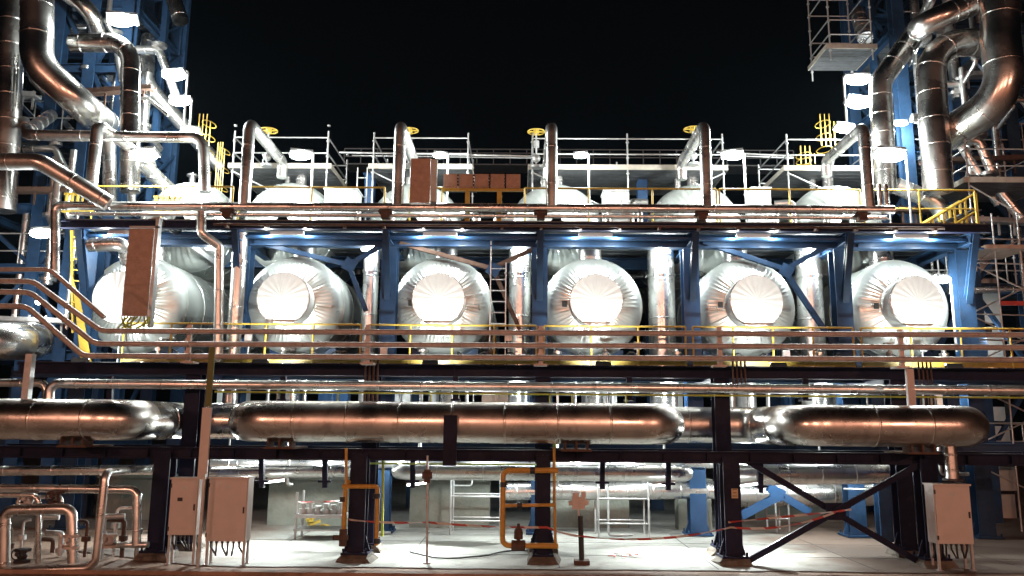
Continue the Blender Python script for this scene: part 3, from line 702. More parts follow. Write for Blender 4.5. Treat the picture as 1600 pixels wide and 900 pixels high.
# grey blocks, small white equipment on the top deck
for px, w, hh, l in ((532, 52, 24, 'grey sheet covered boxes between the two left upper tanks'), (963, 38, 24, 'pale grey box between the middle upper tanks'), (1190, 30, 26, 'pale box behind the handrail between the right upper tanks')):
    b = MB(); x = X(px, 310, 22.4); ww = w/55; b.box2(x-ww/2, x+ww/2, 22.4, 23.1, zT+.04, zT+.04+hh*1.6/35+.35)
    b.box2(x-ww/2-.03, x+ww/2+.03, 22.37, 23.13, zT+hh*1.6/35+.391, zT+hh*1.6/35+.43)
    for k in range(1, 3): b.box2(x-ww/2+ww*k/3-.012, x-ww/2+ww*k/3+.012, 22.385, 22.5, zT+.05, zT+hh*1.6/35+.35)
    one(b, 'equipment_box', WHITEP, l, 'box', 'boxes on the top deck')
for px, l in ((578, 'blue post standing between the two left upper tanks'), (1003, 'blue post standing between the middle upper tanks')):
    b = MB(); x = X(px, 300, 24.6); b.hsec((x, 24.6, zT+.04), (x, 24.6, Z(275, 24.6)), .3, .3, side=(0, 1, 0)); b.box((x, 24.6, Z(275, 24.6)), (.4, .4, .04)); one(b, 'steel_post', LBLUE, l, 'post')
t = thing('ladder', 'short pale ladder standing beside the blue post on the top deck', 'ladder', P(565, 300, 23.2))
a0 = X(558, 290, 23.2); a1 = X(573, 290, 23.2)
for a in (a0, a1):
    b = MB(); b.bar((a, 23.2, zT+.04), (a, 23.2, Z(263, 23.2)), .03, .05); b.build('stile', GALV, t)
for k in range(6):
    b = MB(); z = zT+.6+k*.3; b.tube([(a0, 23.2, z), (a1, 23.2, z)], .016, 8); b.build('rung', GALV, t)

# small pipework cluster on the top deck front (y 335-347 strip and around)
cl = [(180, 24, .14), (232, 23.5, .2), (262, 23, .12), (340, 22.5, .1), (470, 22.3, .08), (560, 22.4, .09), (612, 22.4, .12), (702, 22.6, .1), (745, 22.6, .13), (775, 22.3, .09), (800, 22.6, .14), (950, 22.4, .1), (985, 22.6, .12), (1000, 22.3, .08), (1180, 22.5, .1), (1210, 22.5, .13), (1240, 22.3, .09), (1290, 22.3, .12), (1330, 22.3, .08)]
for i, (px, yy, r_) in enumerate(cl):
    hh = random.uniform(.5, 1.25); x = X(px, 330, yy); t = MB()
    t.tube(fillet([(x, yy, zT+.04), (x, yy, zT+hh), (x+random.choice((-1, 1))*.5, yy+.1, zT+hh)], r_*1.3, 5), r_, 14, seam=.4); t.cyl((x, yy, zT+.04), (x, yy, zT+.1), r_*1.7, 14)
    one(t, 'elbow_pipe', CLAD, 'small silver elbow pipe on the top deck, %s' % (['leftmost', '2nd', '3rd', '4th', '5th', '6th', '7th', '8th', '9th', '10th', '11th', '12th', '13th', '14th', '15th', '16th', '17th', '18th', 'rightmost'][i]+' of nineteen'), 'pipe', 'small elbow pipes on the top deck')

# brown tray boxes on the rail
t = thing('junction_box_rack', 'row of five brown junction boxes on a yellow rail right of the brown panel', 'junction boxes', P(755, 300, YC+.3))
yq = YC+.35
b = MB(); b.box2(X(690, 298, yq), X(817, 298, yq), yq-.03, yq+.05, Z(299, yq), Z(295, yq)); b.build('support_rail', YEL, t)
for px in (730, 780): 
    b = MB(); x = X(px, 320, yq); b.box2(x-.06, x+.06, yq+.02, yq+.1, zT, Z(299, yq)); b.build('support_leg', YEL, t)
for k in range(5):
    b = MB(); x0 = X(693+k*24.5, 285, yq); x1 = X(693+k*24.5+22, 285, yq); b.box2(x0, x1, yq-.05, yq+.22, Z(294.5, yq), Z(273, yq)); b.box2(x0+.02, x1-.02, yq-.065, yq-.051, Z(292.5, yq), Z(275, yq)); o = b.build('junction_box', BROWN, t)
    if k: 
        q = MB()
        for j in range(4): q.box2(x0-.05, x0-.005, yq-.09, yq-.066, Z(292-j*5, yq), Z(289.5-j*5, yq))
        q.build('cable_gland', BLACK, o)
# tall brown panels
def bolts(b, x0, x1, y, z0, z1):
    for k in range(4):
        z = z0+(z1-z0)*(k+.5)/4
        for x in (x0+.05, x1-.05): b.cyl((x, y-.018, z), (x, y, z), .016, 6)
    for f in (.34, .67): b.box2(x0+.005, x1-.005, y-.012, y-.001, z0+(z1-z0)*f-.012, z0+(z1-z0)*f+.012)
t = thing('upright_plate', 'upright brown flat panel rising above the top header pipe', 'panel', P(656, 318, YC-.1))
b = MB(); yy = YC-.12; b.box2(X(641, 300, yy), X(672, 300, yy), yy-.04, yy, Z(318, yy), Z(249, yy)); bolts(b, X(641, 300, yy), X(672, 300, yy), yy-.04, Z(318, yy), Z(249, yy)); b.build('panel_face', BROWN, t)
b = MB(); b.box2(X(672.6, 300, yy), X(682, 300, yy), yy-.03, yy+.12, Z(316, yy), Z(250, yy)); b.build('side_frame', WHITEP, t)
t = thing('upright_plate', 'tall brown upright panel in front of the leftmost lower tank', 'panel', P(216, 500, YC-.6))
yy = YC-.7
b = MB(); b.box2(X(197, 430, yy), X(236, 430, yy), yy-.05, yy, Z(498, yy), Z(361, yy)); bolts(b, X(197, 430, yy), X(236, 430, yy), yy-.05, Z(498, yy), Z(361, yy)); b.build('panel_face', BROWN, t)
b = MB(); b.box2(X(238, 430, yy), X(243, 430, yy), yy-.06, yy+.12, Z(515, yy), Z(345, yy)); b.box2(X(197, 430, yy), X(243, 430, yy), yy-.06, yy+.02, Z(360, yy), Z(357, yy)); b.build('side_frame', GALV, t)
b = MB()
for k in range(10):
    p0 = P(190+k*5, 495, yy-.05); b.tube(fillet([p0, p0+Vector((random.uniform(-.1, .1), -.1, -.15)), p0+Vector((random.uniform(-.4, .4), -.05, -.32))], .08, 4), .02, 6)
b.build('cable_tail', LIME, t)
# pipe behind at left, sloping tray
b = MB(); b.tube(fillet([P(140, 383, 20.6), P(196, 381, 20.6), P(200, 420, 22.0)], .2), .19, 20, seam=.6); one(b, 'bent_pipe', CLAD, 'bright silver pipe with an elbow left of the tall brown panel', 'pipe')
b = MB(); b.bar(P(240, 340, 20.3), P(335, 400, 23.5), .35, .06); b.bar(P(250, 345, 20.2), P(335, 410, 23.4), .05, .14); one(b, 'cable_tray', GALV, 'galvanised cable tray running back above the leftmost lower tank', 'cable tray')
b = MB()
for px in (112, 128): b.bar(P(px, 360, 22.6), P(px+2, 520, 22.6), .06, .06)
for k in range(9): b.bar(P(112, 370+k*17, 22.58), P(129, 372+k*17, 22.58), .04, .04)
one(b, 'caged_ladder', YEL, 'yellow ladder behind the sloping brown pipes at left', 'ladder')
b = MB(); b.add([P(128, 582, 20.8), P(146, 582, 20.8), P(126, 470, 20.8), P(112, 430, 20.8), P(128, 582, 20.9), P(146, 582, 20.9), P(126, 470, 20.9), P(112, 430, 20.9)], [(0, 1, 2, 3), (7, 6, 5, 4), (0, 4, 5, 1), (1, 5, 6, 2), (2, 6, 7, 3), (3, 7, 4, 0)])
one(b, 'stair_stringer', YEL, 'yellow sloping stair stringer under the brown pipes at left', 'stair')

# ------------------------------------------------------------------ lower pipes under the platform
def lowpipe(path, r_, l, seam=1.1, rad=None, m=CLAD, g='silver pipes beneath the tank platform', name='insulated_pipe'):
    b = MB(); b.tube(fillet(path, rad or r_*1.6), r_, 24, seam=seam, lip=.006)
    return one(b, name, m, l, 'pipe', g)
yq = 19.3
lowpipe([(X(612, 738, yq), 22.5, Z(738, yq)), (X(622, 738, yq), yq, Z(738, yq)), (X(1072, 738, yq), yq, Z(738, yq)), (X(1088, 738, yq), 21.5, Z(738, yq))], .19, 'long silver pipe low under the rack between the left and braced columns')
lowpipe([P(330, 738, 19.6), P(545, 736, 19.6), P(556, 736, 21)], .14, 'silver pipe low under the rack above the crate trolley')
lowpipe([P(330, 724, 21), P(1160, 724, 21)], .12, 'thin silver pipe behind and above the long low one')
lowpipe([P(1150, 742, 19.6), P(1390, 740, 19.6), P(1400, 740, 22)], .24, 'thick silver pipe low at right behind the crossed braces', seam=.8)
lowpipe([P(790, 768, 21.3), P(1135, 766, 21.3)], .22, 'thick silver pipe behind the flow meter at wall top height', seam=.7)
lowpipe([P(1120, 772, 22.4), P(1360, 770, 22.4)], .34, 'thickest dim silver pipe behind the blue diagonal brace', seam=.7)
lowpipe([P(-40, 736, 18.6), P(250, 734, 18.6)], .11, 'reddish silver pipe crossing under the rack at far left')
for i, (px, r_) in enumerate(((452, .3), (702, .3), (925, .3), (1165, .28), (1405, .28))):
    yy = 22.6; b = MB(); x = X(px, 610, yy); b.tube([(x, yy, zD-.26), (x, yy, Z(722, yy))], r_, 24, seam=.6)
    for s in (-.5, .52): b.tube([(x+s, yy-.3, zD-.26), (x+s, yy-.3, Z(715, yy))], .05, 10)
    one(b, 'drain_pipe', CLAD, 'silver drop pipe hanging below the middle deck under a tank, %s' % ORD[i], 'pipe', 'drop pipes below the middle deck')
for i in range(14):
    px = 345+i*88+random.uniform(-20, 20); yy = random.uniform(21.5, 26); w = random.uniform(.3, .9)
    b = MB(); x = X(px, 610, yy); z0 = Z(640, yy); z1 = Z(603, yy); b.box2(x-w/2, x+w/2, yy, yy+.4, z0, z1)
    b.box2(x-w/2-.03, x+w/2+.03, yy-.02, yy+.02, z1-.05, z1+.01); b.tube([(x, yy-.1, z0), (x, yy-.1, z1)], .05, 10)
    one(b, 'equipment_box', [WHITEP, BROWN, LBLUE, GALV][i % 4], 'small %s box under the middle deck, %s in the row above the huge pipe' % (['pale', 'brown', 'blue', 'grey'][i % 4], ['first', 'second', 'third', 'fourth', 'fifth', 'sixth', 'seventh', 'eighth', 'ninth', 'tenth', 'eleventh', 'twelfth', 'thirteenth', 'fourteenth'][i]), 'box', 'equipment boxes under the middle deck')
# clutter between the lower tanks in the dark
gcol = 'dim pipes in the dark behind the lower tanks'
for i, (px0, px1, py, yy, r_) in enumerate(((395, 560, 398, 25, .06), (395, 600, 415, 26.5, .09), (610, 790, 400, 25, .05), (620, 830, 430, 27, .1), (850, 1010, 405, 25.5, .05), (850, 1075, 432, 27, .08), (940, 1075, 395, 24.5, .07), (1090, 1310, 400, 25, .07), (1200, 1320, 430, 26.5, .1), (1330, 1490, 398, 25, .05), (1420, 1500, 430, 25, .08))):
    b = MB(); b.tube(fillet([P(px0, py, yy), P(px1, py, yy), P(px1, py+30, yy)], .15), r_, 12, seam=.8)
    for k in range(3):
        q = P(px0+(px1-px0)*(k+.7)/3.6, py, yy); b.tube([q, q+Vector((0, 0, .5))], r_*.6, 8); b.cyl(q-Vector((.05, 0, 0)), q+Vector((.05, 0, 0)), r_*1.8, 12)
    one(b, 'process_pipe', CLAD if i % 3 else GALV, 'dim thin process pipe with flanges behind the lower tanks, %s from the left' % ['first', 'second', 'third', 'fourth', 'fifth', 'sixth', 'seventh', 'eighth', 'ninth', 'tenth', 'eleventh'][i], 'pipe', gcol)

# ------------------------------------------------------------------ yellow gas piping
yg = YA-.35
t = thing('gas_pipe', 'orange yellow gas pipe loop with a valve before the middle column', 'pipe', P(825, 853, yg))
b = MB(); b.tube(fillet([P(872, 735, yg), P(786, 735, yg), P(785, 852, yg), P(872, 853, yg)], .13, 6), .055, 16); b.tube([P(786, 790, yg), P(868, 789, yg)], .035, 12); b.tube([P(866, 700, yg+.1), P(866, 775, yg+.1), P(868, 853, yg)], .03, 10); b.build('pipe', GASY, t)
for px, py in ((787, 757), (832, 735), (812, 790)):
    b = MB(); q = P(px, py, yg); b.cyl(q-Vector((0, 0, .05)), q+Vector((0, 0, .05)), .075, 14) if px == 787 else b.cyl(q-Vector((.05, 0, 0)), q+Vector((.05, 0, 0)), .075, 14); b.build('coupling', BLACK, t)
b = MB(); q = P(810, 852, yg); b.ball(q, .11, n=8); b.cyl(q-Vector((.14, 0, 0)), q+Vector((.14, 0, 0)), .10, 14); b.cyl(q, q+Vector((0, 0, .42)), .03, 8); b.cyl(q+Vector((0, 0, .12)), q+Vector((0, 0, .26)), .09, 12); b.ball(q+Vector((0, 0, .26)), .09, n=6); b.build('valve', RUST, t)
t = thing('gas_pipe', 'orange yellow gas pipe frame wrapped round the second rack column', 'pipe', P(565, 835, yg))
b = MB(); b.tube(fillet([P(545, 752, yg+.1), P(540, 760, yg), P(536, 850, yg)], .05), .05, 14); b.tube(fillet([P(535, 760, yg), P(590, 760, yg), P(588, 852, yg)], .06), .045, 14); b.tube([P(541, 700, yg), P(541, 760, yg)], .03, 10); b.build('pipe', GASY, t)
for px, py in ((589, 775), (536, 780), (589, 845)):
    b = MB(); q = P(px, py, yg); b.cyl(q-Vector((0, 0, .05)), q+Vector((0, 0, .05)), .07, 12); b.build('coupling', BLACK, t)
b = MB(); q = P(536, 840, yg-.05); b.ball(q, .1, n=6); b.cyl(q-Vector((.2, 0, 0)), q+Vector((.1, 0, 0)), .05, 10); b.cyl(q-Vector((0, 0, .16)), q+Vector((0, 0, .16)), .08, 12); b.build('valve', RUST, t)
b = MB(); b.tube([P(599, 705, 18), P(597, 838, 18)], .03, 10); b.tube([P(560, 724, 18), P(850, 726, 18)], .02, 8); b.tube([P(866, 690, 17.6), P(867, 752, 17.6)], .03, 8)
one(b, 'gas_line', LIME, 'thin lime yellow pipe beside the second rack column, down to the slab', 'pipe')

# flow meter on black post
t = thing('flow_meter', 'cluster of pinkish instrument dials on a black post right of the middle column', 'instrument', P(909, 880, YA-.2))
p0 = P(909, 880, YA-.2); p0.z = 0
b = MB(); b.cyl(p0+Vector((0, 0, .06)), P(907, 806, YA-.2), .055, 14); b.build('post', BLACK, t)
b = MB(); b.box(p0+Vector((0, 0, .04)), (.3, .3, .08)); b.build('base', RUST, t)
b = MB(); q = P(904, 786, YA-.2)
b.box(q, (.26, .14, .24))
b.box(q+Vector((.03, -.04, .02)), (.34, .1, .1)); b.box(q+Vector((-.06, 0, .16)), (.12, .12, .09)); b.box(q+Vector((.1, 0, .17)), (.09, .1, .12)); b.cyl(q+Vector((.07, -.13, -.02)), q+Vector((.07, -.05, -.02)), .06, 14)
b.cyl(q+Vector((-.2, 0, .0)), q+Vector((-.1, 0, .0)), .05, 10); b.cyl(q+Vector((0, 0, -.3)), q+Vector((0, 0, -.1)), .02, 8)
b.build('instrument_head', CAB, t)
# thin pole with transmitter
t = thing('instrument_pole', 'thin steel pole with a small reddish transmitter box at its top', 'pole', P(667, 884, YA-.2))
a = P(667, 884, YA-.3); a.z = 0
b = MB(); b.tube([a, P(668, 712, YA-.3)], .025, 10); b.box(a+Vector((0, 0, .01)), (.14, .14, .02)); b.cyl(P(667, 776, YA-.3)-Vector((0, 0, .02)), P(667, 776, YA-.3)+Vector((0, 0, .02)), .045, 10); b.build('pole', GALV, t)
b = MB(); q = P(668, 744, YA-.35); b.box(q, (.13, .1, .26)); b.cyl(q+Vector((-.1, -.02, .02)), q+Vector((.1, -.02, .02)), .07, 12); b.build('transmitter', RUST, t)

# ------------------------------------------------------------------ cabinets
def cabinet(x0, x1, y0, y1, Y, d, label, legs=True, plate=False, tilt=0, skirt=True):
    t = thing('electrical_cabinet', label, 'cabinet', P((x0+x1)/2, 880, Y), 'electrical cabinets in front of the rack')
    xa, xb = X(x0, (y0+y1)/2, Y), X(x1, (y0+y1)/2, Y); za, zb = Z(y1, Y, (x0+x1)/2), Z(y0, Y, (x0+x1)/2)
    b = MB(); b.box2(xa, xb, Y, Y+d, za, zb); o = b.build('body', CAB, t)
    b = MB(); b.box2(xa+.02, xb-.02, Y-.025, Y-.002, za+.02, zb-.02); dr = b.build('door', CAB, t)
    b = MB(); b.box2(xa-.02, xb+.02, Y-.04, Y+d+.02, zb+.001, zb+.035); b.build('rain_hood', CAB, t)
    b = MB(); b.box2(xb-.07, xb-.045, Y-.05, Y-.026, (za+zb)/2-.06, (za+zb)/2+.06); b.build('handle', BLACK, dr)
    b = MB(); 
    for z in (za+.12, zb-.12): b.box2(xa+.0, xa+.03, Y-.034, Y-.02, z-.04, z+.04)
    b.build('hinge', DARK, dr)
    b = MB()
    for k in range(6): b.box2(xa+.12, xb-.16, Y-.034, Y-.0255, za+.10+k*.035, za+.115+k*.035)
    b.build('louvre', CAB, dr)
    b = MB(); b.box2((xa+xb)/2-.05, (xa+xb)/2+.05, Y-.03, Y-.0255, zb-.19, zb-.13); b.build('label_plate', WHITEP, dr)
    if plate:
        b = MB(); q = P(x0+.37*(x1-x0), y0+.36*(y1-y0), Y-.03); b.box(q, (.1, .006, .07)); b.build('warning_plate', BLACK, dr)
    for x in (xa+.03, xb-.03):
        for y in (Y+.05, Y+d-.04):
            b = MB(); b.bar((x, y, 0), (x, y, za-.001), .045, .045); b.box((x, y, .006), (.1, .1, .012)); b.build('leg', GALV, t)
    n = 7; b = MB()
    for k in range(n):
        x = xa+(xb-xa)*(k+.5)/n; b.tube(fillet([(x, Y+d*.5, za), (x, Y+d*.5, za-.12), (x+random.uniform(-.06, .12), Y+d*.5+.05, za-.3)], .04, 3), .018, 6)
        b.cyl((x, Y+d*.5, za-.05), (x, Y+d*.5, za), .03, 8)
    b.build('cable_tail', DARK, t)
    return t
cabinet(265, 309, 749, 836, YA-.75, .28, 'narrow pinkish grey cabinet with a small black plate beside the left column', plate=True)
cabinet(324, 386, 748, 846, YA-.75, .32, 'wide pinkish grey cabinet on legs, right of the narrow one')
cabinet(1461, 1518, 759, 850, YA-.6, .35, 'pinkish grey cabinet standing at the lower right')
t = thing('cable_riser', 'tall pale flat post rising between the two left cabinets', 'post', P(322, 870, YA-.95))
x = X(317, 780, YA-1.0); b = MB(); b.bar((x, YA-1.0, 0), (x, YA-1.0, Z(745, YA-1)), .05, .05); b.build('post', GALV, t)
x2 = X(321, 690, YA-.9); b = MB(); b.box2(x2-.09, x2+.09, YA-.95, YA-.9, Z(748, YA), Z(642, YA)); o = b.build('lower_panel', CAB, t)
b = MB(); b.box2(x2-.05, x2+.07, YA-.94, YA-.9, Z(641, YA), Z(552, YA)); b.build('upper_panel', mat('olive_paint', (.10, .12, .03), .6), t)
b = MB(); x = X(1424, 600, YA-.2); b.box2(x-.08, x+.07, YA-.2, YA-.12, Z(640, YA), Z(573, YA)); one(b, 'upright_plate', CAB, 'short pinkish upright plate above the huge pipe near the right end', 'panel')
b = MB(); x = X(40, 600, YA-.3); b.box2(x-.07, x+.07, YA-.3, YA-.15, Z(655, YA), Z(560, YA)); one(b, 'steel_post', GALV, 'grey post above the huge pipe at the far left', 'post')

# ------------------------------------------------------------------ barrier tape
def tape(pts, label, sag=.12):
    b = MB(); n = 24; ln = []
    for (a, c) in zip(pts, pts[1:]):
        a = Vector(a); c = Vector(c)
        for k in range(n):
            f = k/n; ln.append(a+(c-a)*f-Vector((0, 0, sag*4*f*(1-f)))+Vector((0, 0, 0)))
    ln.append(Vector(pts[-1]))
    for i, q in enumerate(ln):
        tw = .6*math.sin(i*.37)+.5; u = Vector((0, math.sin(tw), math.cos(tw)))*.022
        b.v += [q+u, q-u]
    for i in range(len(ln)-1): b.f.append([2*i, 2*i+1, 2*i+3, 2*i+2]); b.sm.append(True)
    return one(b, 'barrier_tape', TAPE, label, 'tape', 'barrier tapes')
yt = YA-.26
tape([P(545, 812, yt), P(667, 816, yt), P(855, 824, yt), P(909, 838, yt-.1)], 'red and white barrier tape from the second column to the black meter post', .03)
tape([P(909, 838, yt-.1), P(1142, 824, yt), P(1306, 800, yt)], 'red and white barrier tape sagging from the meter post across the braced column', .13)
tape([P(1138, 816, yt), P(1310, 799, yt), P(1330, 796, yt)], 'upper straight strip of red and white tape tied to the crossed braces', .0)
tape([P(462, 784, 20), P(532, 782, 20)], 'short strip of red and white tape above the trolley load', .02)
b = MB()
for k in range(9):
    q = PZ(955+k*5, 869+2*math.sin(k*2), .01); b.box(q+Vector((0, 0, .012+.01*(k % 3))), (.14, .05, .015), rz=k*1.3)
one(b, 'tape_scrap', TAPE, 'crumpled scrap of red tape lying on the bright concrete', 'litter')

# trolley with crates at 460-540
yy = 19.9
t = thing('trolley', 'metal trolley stacked with white fittings in front of the left concrete wall', 'trolley', P(497, 835, yy))
xa, xb = X(462, 820, yy), X(538, 820, yy)
for x in (xa, xb):
    for y in (yy, yy+.6):
        b = MB(); b.tube([(x, y, 0), (x, y, Z(772, yy) if x == xa else Z(795, yy))], .03, 8); b.build('leg', GALV, t)
b = MB(); b.box2(xa-.05, xb+.05, yy-.05, yy+.65, Z(812, yy), Z(807, yy)); b.box2(xa-.05, xb+.05, yy-.05, yy+.65, .2, .24); b.build('shelf', GALV, t)
lab6 = ['leftmost', 'second', 'third', 'fourth', 'fifth', 'rightmost']
for k in range(6):
    x = xa+.12+(xb-xa-.24)*k/5; b = MB(); z = Z(807, yy)+.001; hh = random.uniform(.14, .26)
    b.cyl((x, yy+.15, z), (x, yy+.15, z+hh*.6), .10, 12); b.cyl((x, yy+.15, z+hh*.6), (x, yy+.15, z+hh), .05, 10); b.cyl((x, yy+.15, z+hh), (x, yy+.15, z+hh+.04), .08, 10)
    one(b, 'pipe_fitting', WHITEP, 'white flanged fitting on the trolley shelf, %s of six' % lab6[k], 'fitting', 'white fittings on the trolley')
b = MB(); q = PZ(492, 830, 0); 
for k in range(7): b.box(q+Vector((random.uniform(-.2, .2), random.uniform(-.1, .3), .06+.05*k)), (.3, .12, .06), rz=random.uniform(0, 3), ry=random.uniform(-.5, .5))
one(b, 'scrap_heap', YEL, 'small heap of yellow offcuts on the floor under the trolley', 'scrap')
# low scaffold frames by the wall
def frame(x0, x1, y0, Y, l):
    t = thing('scaffold', l, 'scaffold', P((x0+x1)/2, 835, Y), 'low scaffold frames near the wall')
    xa, xb = X(x0, 800, Y), X(x1, 800, Y); zt = Z(y0, Y)
    for x in (xa, xb):
        for y in (Y, Y+.8):
            b = MB(); b.tube([(x, y, 0), (x, y, zt)], .026, 8); b.build('standard', GALV, t)
    for z in (.35, .95, 1.6):
        for y in (Y, Y+.8):
            b = MB(); b.tube([(xa, y, z), (xb, y, z)], .022, 8); b.build('guard_rail', GALV, t)
frame(935, 1014, 745, 20.6, 'low scaffold frame right of the flow meter')
frame(704, 782, 745, 20.9, 'low scaffold frame behind the yellow gas loop')
frame(1212, 1232, 760, 22.0, 'narrow low scaffold frame behind the crossed braces')

# ------------------------------------------------------------------ bottom left looped pipes and valves
def bl(path, r_, l, seam=.7, Y=None, m=CLAD, rad=.16):
    b = MB(); b.tube(fillet(path, rad, 7), r_, 20, seam=seam, lip=.004); return one(b, 'looped_pipe', m, l, 'pipe', 'looped pipes at the lower left')
y1, y2_ = 15.6, 16.6
bl([P(6, 905, y1), P(8, 797, y1), P(112, 795, y1), P(114, 880, y1)], .10, 'front looped silver pipe at lower left forming a square arch')
bl([P(-20, 762, y2_), P(214, 765, y2_), P(213, 852, y2_)], .085, 'longer looped silver pipe at lower left turning down beside the left column')
bl([P(-20, 773, y2_-.3), P(60, 774, y2_-.3), P(60, 900, y2_-.2)], .05, 'thin looped pipe close behind the front arch')
bl([P(20, 892, y1-.2), P(138, 888, y1-.2), P(150, 875, y1-.2), P(165, 738, y1-.2), P(260, 730, 18.2)], .075, 'diagonal silver pipe leaning in front of the loops at lower left')
bl([P(160, 852, y2_), P(232, 851, y2_)], .06, 'short horizontal pipe end beside the left column foot')
bl([P(28, 793, y2_), P(28, 777, y2_), P(95, 776, y2_), P(98, 800, y2_)], .04, 'smallest pipe arch at lower left above the front loop', rad=.08)
for px, py, l in ((112, 846, 'flanged'), (45, 782, 'small'), (170, 845, 'upright'), (35, 868, 'dark'), (88, 778, 'reddish')):
    q = P(px, py, y1 if px == 112 else y2_-.1); b = MB(); b.ball(q, .10, n=7); b.cyl(q-Vector((0, 0, .13)), q-Vector((0, 0, .08)), .15, 14); b.cyl(q+Vector((0, 0, .08)), q+Vector((0, 0, .13)), .15, 14); b.cyl(q, q+Vector((0, -.2, .05)), .04, 8)
    b.tube([q+Vector((.1*math.cos(a), -.2, .05+.1*math.sin(a))) for a in [2*math.pi*k/14 for k in range(15)]], .012, 6)
    one(b, 'valve', {'dark': DARK, 'reddish': RUST}.get(l, CAB), l+' valve among the looped pipes at lower left', 'valve', 'valves among the looped pipes')
for k in range(11):
    px = 15+k*20+random.uniform(-6, 6); py = random.uniform(830, 885); yy = random.uniform(16.8, 18.2); q = P(px, py, yy); b = MB()
    b.tube(fillet([(q.x, yy, 0), (q.x, yy, q.z+.5), (q.x+random.uniform(-.5, .5), yy+.1, q.z+.5)], .08, 4), random.uniform(.025, .06), 10); b.cyl((q.x, yy, q.z+.1), (q.x, yy, q.z+.2), .09, 10)
    one(b, 'process_pipe', [RUST, GALV, CLAD][k % 3], 'thin bent pipe in the dim thicket at lower left, %s from the left' % ['first', 'second', 'third', 'fourth', 'fifth', 'sixth', 'seventh', 'eighth', 'ninth', 'tenth', 'eleventh'][k], 'pipe', 'thin pipes in the lower left thicket')

# ------------------------------------------------------------------ steel towers left and right
def tower(side, xs_, ys, label, levels):
    t = thing('steel_tower', label, 'tower', (xs_[0], ys[0], 0)); ztop = Z(-120, 24)
    zs = [Z(py, 24) for py in levels]
    for i, x in enumerate(xs_):
        for y in ys:
            b = MB(); b.hsec((x, y, 0), (x, y, ztop), .38, .38, side=(0, 1, 0), t=.04); b.build('column', BLUE, t)
    for z in zs:
        for y in ys:
            b = MB(); b.hsec((xs_[0], y, z), (xs_[-1], y, z), .2, .3); b.build('beam', BLUE, t)
        for x in xs_:
            b = MB(); b.hsec((x, ys[0], z), (x, ys[-1], z), .18, .26); b.build('cross_beam', BLUE, t)
    for i in range(len(zs)-1):
        for k in range(len(xs_)-1):
            b = MB(); a, c = (xs_[k], xs_[k+1]) if (i+k) % 2 else (xs_[k+1], xs_[k])
            b.bar((a, ys[0]+.05, zs[i]), (c, ys[0]+.05, zs[i+1]), .12, .12); b.build('brace', BLUE, t)
            b = MB(); b.bar((c, ys[-1]-.05, zs[i]), (a, ys[-1]-.05, zs[i+1]), .12, .12); b.build('brace', BLUE, t)
    for i, z in enumerate(zs):
        if i % 2 == 0:
            b = MB()
            for k in range(int((ys[-1]-ys[0])/.5)): b.box2(xs_[0], xs_[-1], ys[0]+.2+k*.5, ys[0]+.2+k*.5+.42, z+.16, z+.19)
            b.build('grating', GRATE, t)
            for y in (ys[0]-.1,):
                b = MB()
                for dz in (.55, 1.1): b.tube([(xs_[0], y, z+dz), (xs_[-1], y, z+dz)], .022, 8)
                n = int((xs_[-1]-xs_[0])/1.0)+1
                for k in range(n+1): xx = xs_[0]+(xs_[-1]-xs_[0])*k/n; b.tube([(xx, y, z+.16), (xx, y, z+1.1)], .022, 6)
                b.build('handrail', GALV, t)
    return t
lv = [700, 560, 425, 330, 215, 110, 10, -90]
tower('l', [X(-90, 350, 23), X(30, 350, 23), X(88, 350, 23), X(160, 200, 23), X(250, 100, 23)][:4], (24.0, 27.5), 'blue steel tower at the left packed with pipes', lv)
tower('r', [X(1408, 200, 25), X(1500, 300, 25), X(1592, 400, 25), X(1700, 400, 25)], (24.8, 28.5), 'blue steel tower at the right packed with pipes', [z+14 for z in lv])
def lattice(x0, x1, y0, y1, zt, label):
    t = thing('lattice_mast', label, 'tower', ((x0+x1)/2, y0, 0))
    for x in (x0, x1):
        for y in (y0, y1): b = MB(); b.bar((x, y, zT), (x, y, zt), .2, .2, side=(0, 1, 0)); b.build('column', BLUE, t)
    z = zT+.4; k = 0
    while z < zt-1:
        for y in (y0, y1):
            b = MB(); b.bar((x0, y, z), (x1, y, z+1.3) if k % 2 else (x0, y, z), .08, .08) if False else b.bar((x0, y, z if k % 2 else z+1.3), (x1, y, z+1.3 if k % 2 else z), .09, .09); b.bar((x0, y, z), (x1, y, z), .1, .1); b.build('brace', BLUE, t)
        for x in (x0, x1): b = MB(); b.bar((x, y0, z), (x, y1, z+1.3), .08, .08); b.build('brace', BLUE, t)
        z += 1.3; k += 1
lattice(X(216, 60, 26), X(256, 60, 26), 26, 27.6, Z(-120, 26), 'blue lattice mast at the top left beside the floodlights')
lattice(X(1362, 60, 27), X(1400, 60, 27), 27, 28.6, Z(-120, 27), 'blue lattice mast at the top right beside the scaffold landing')

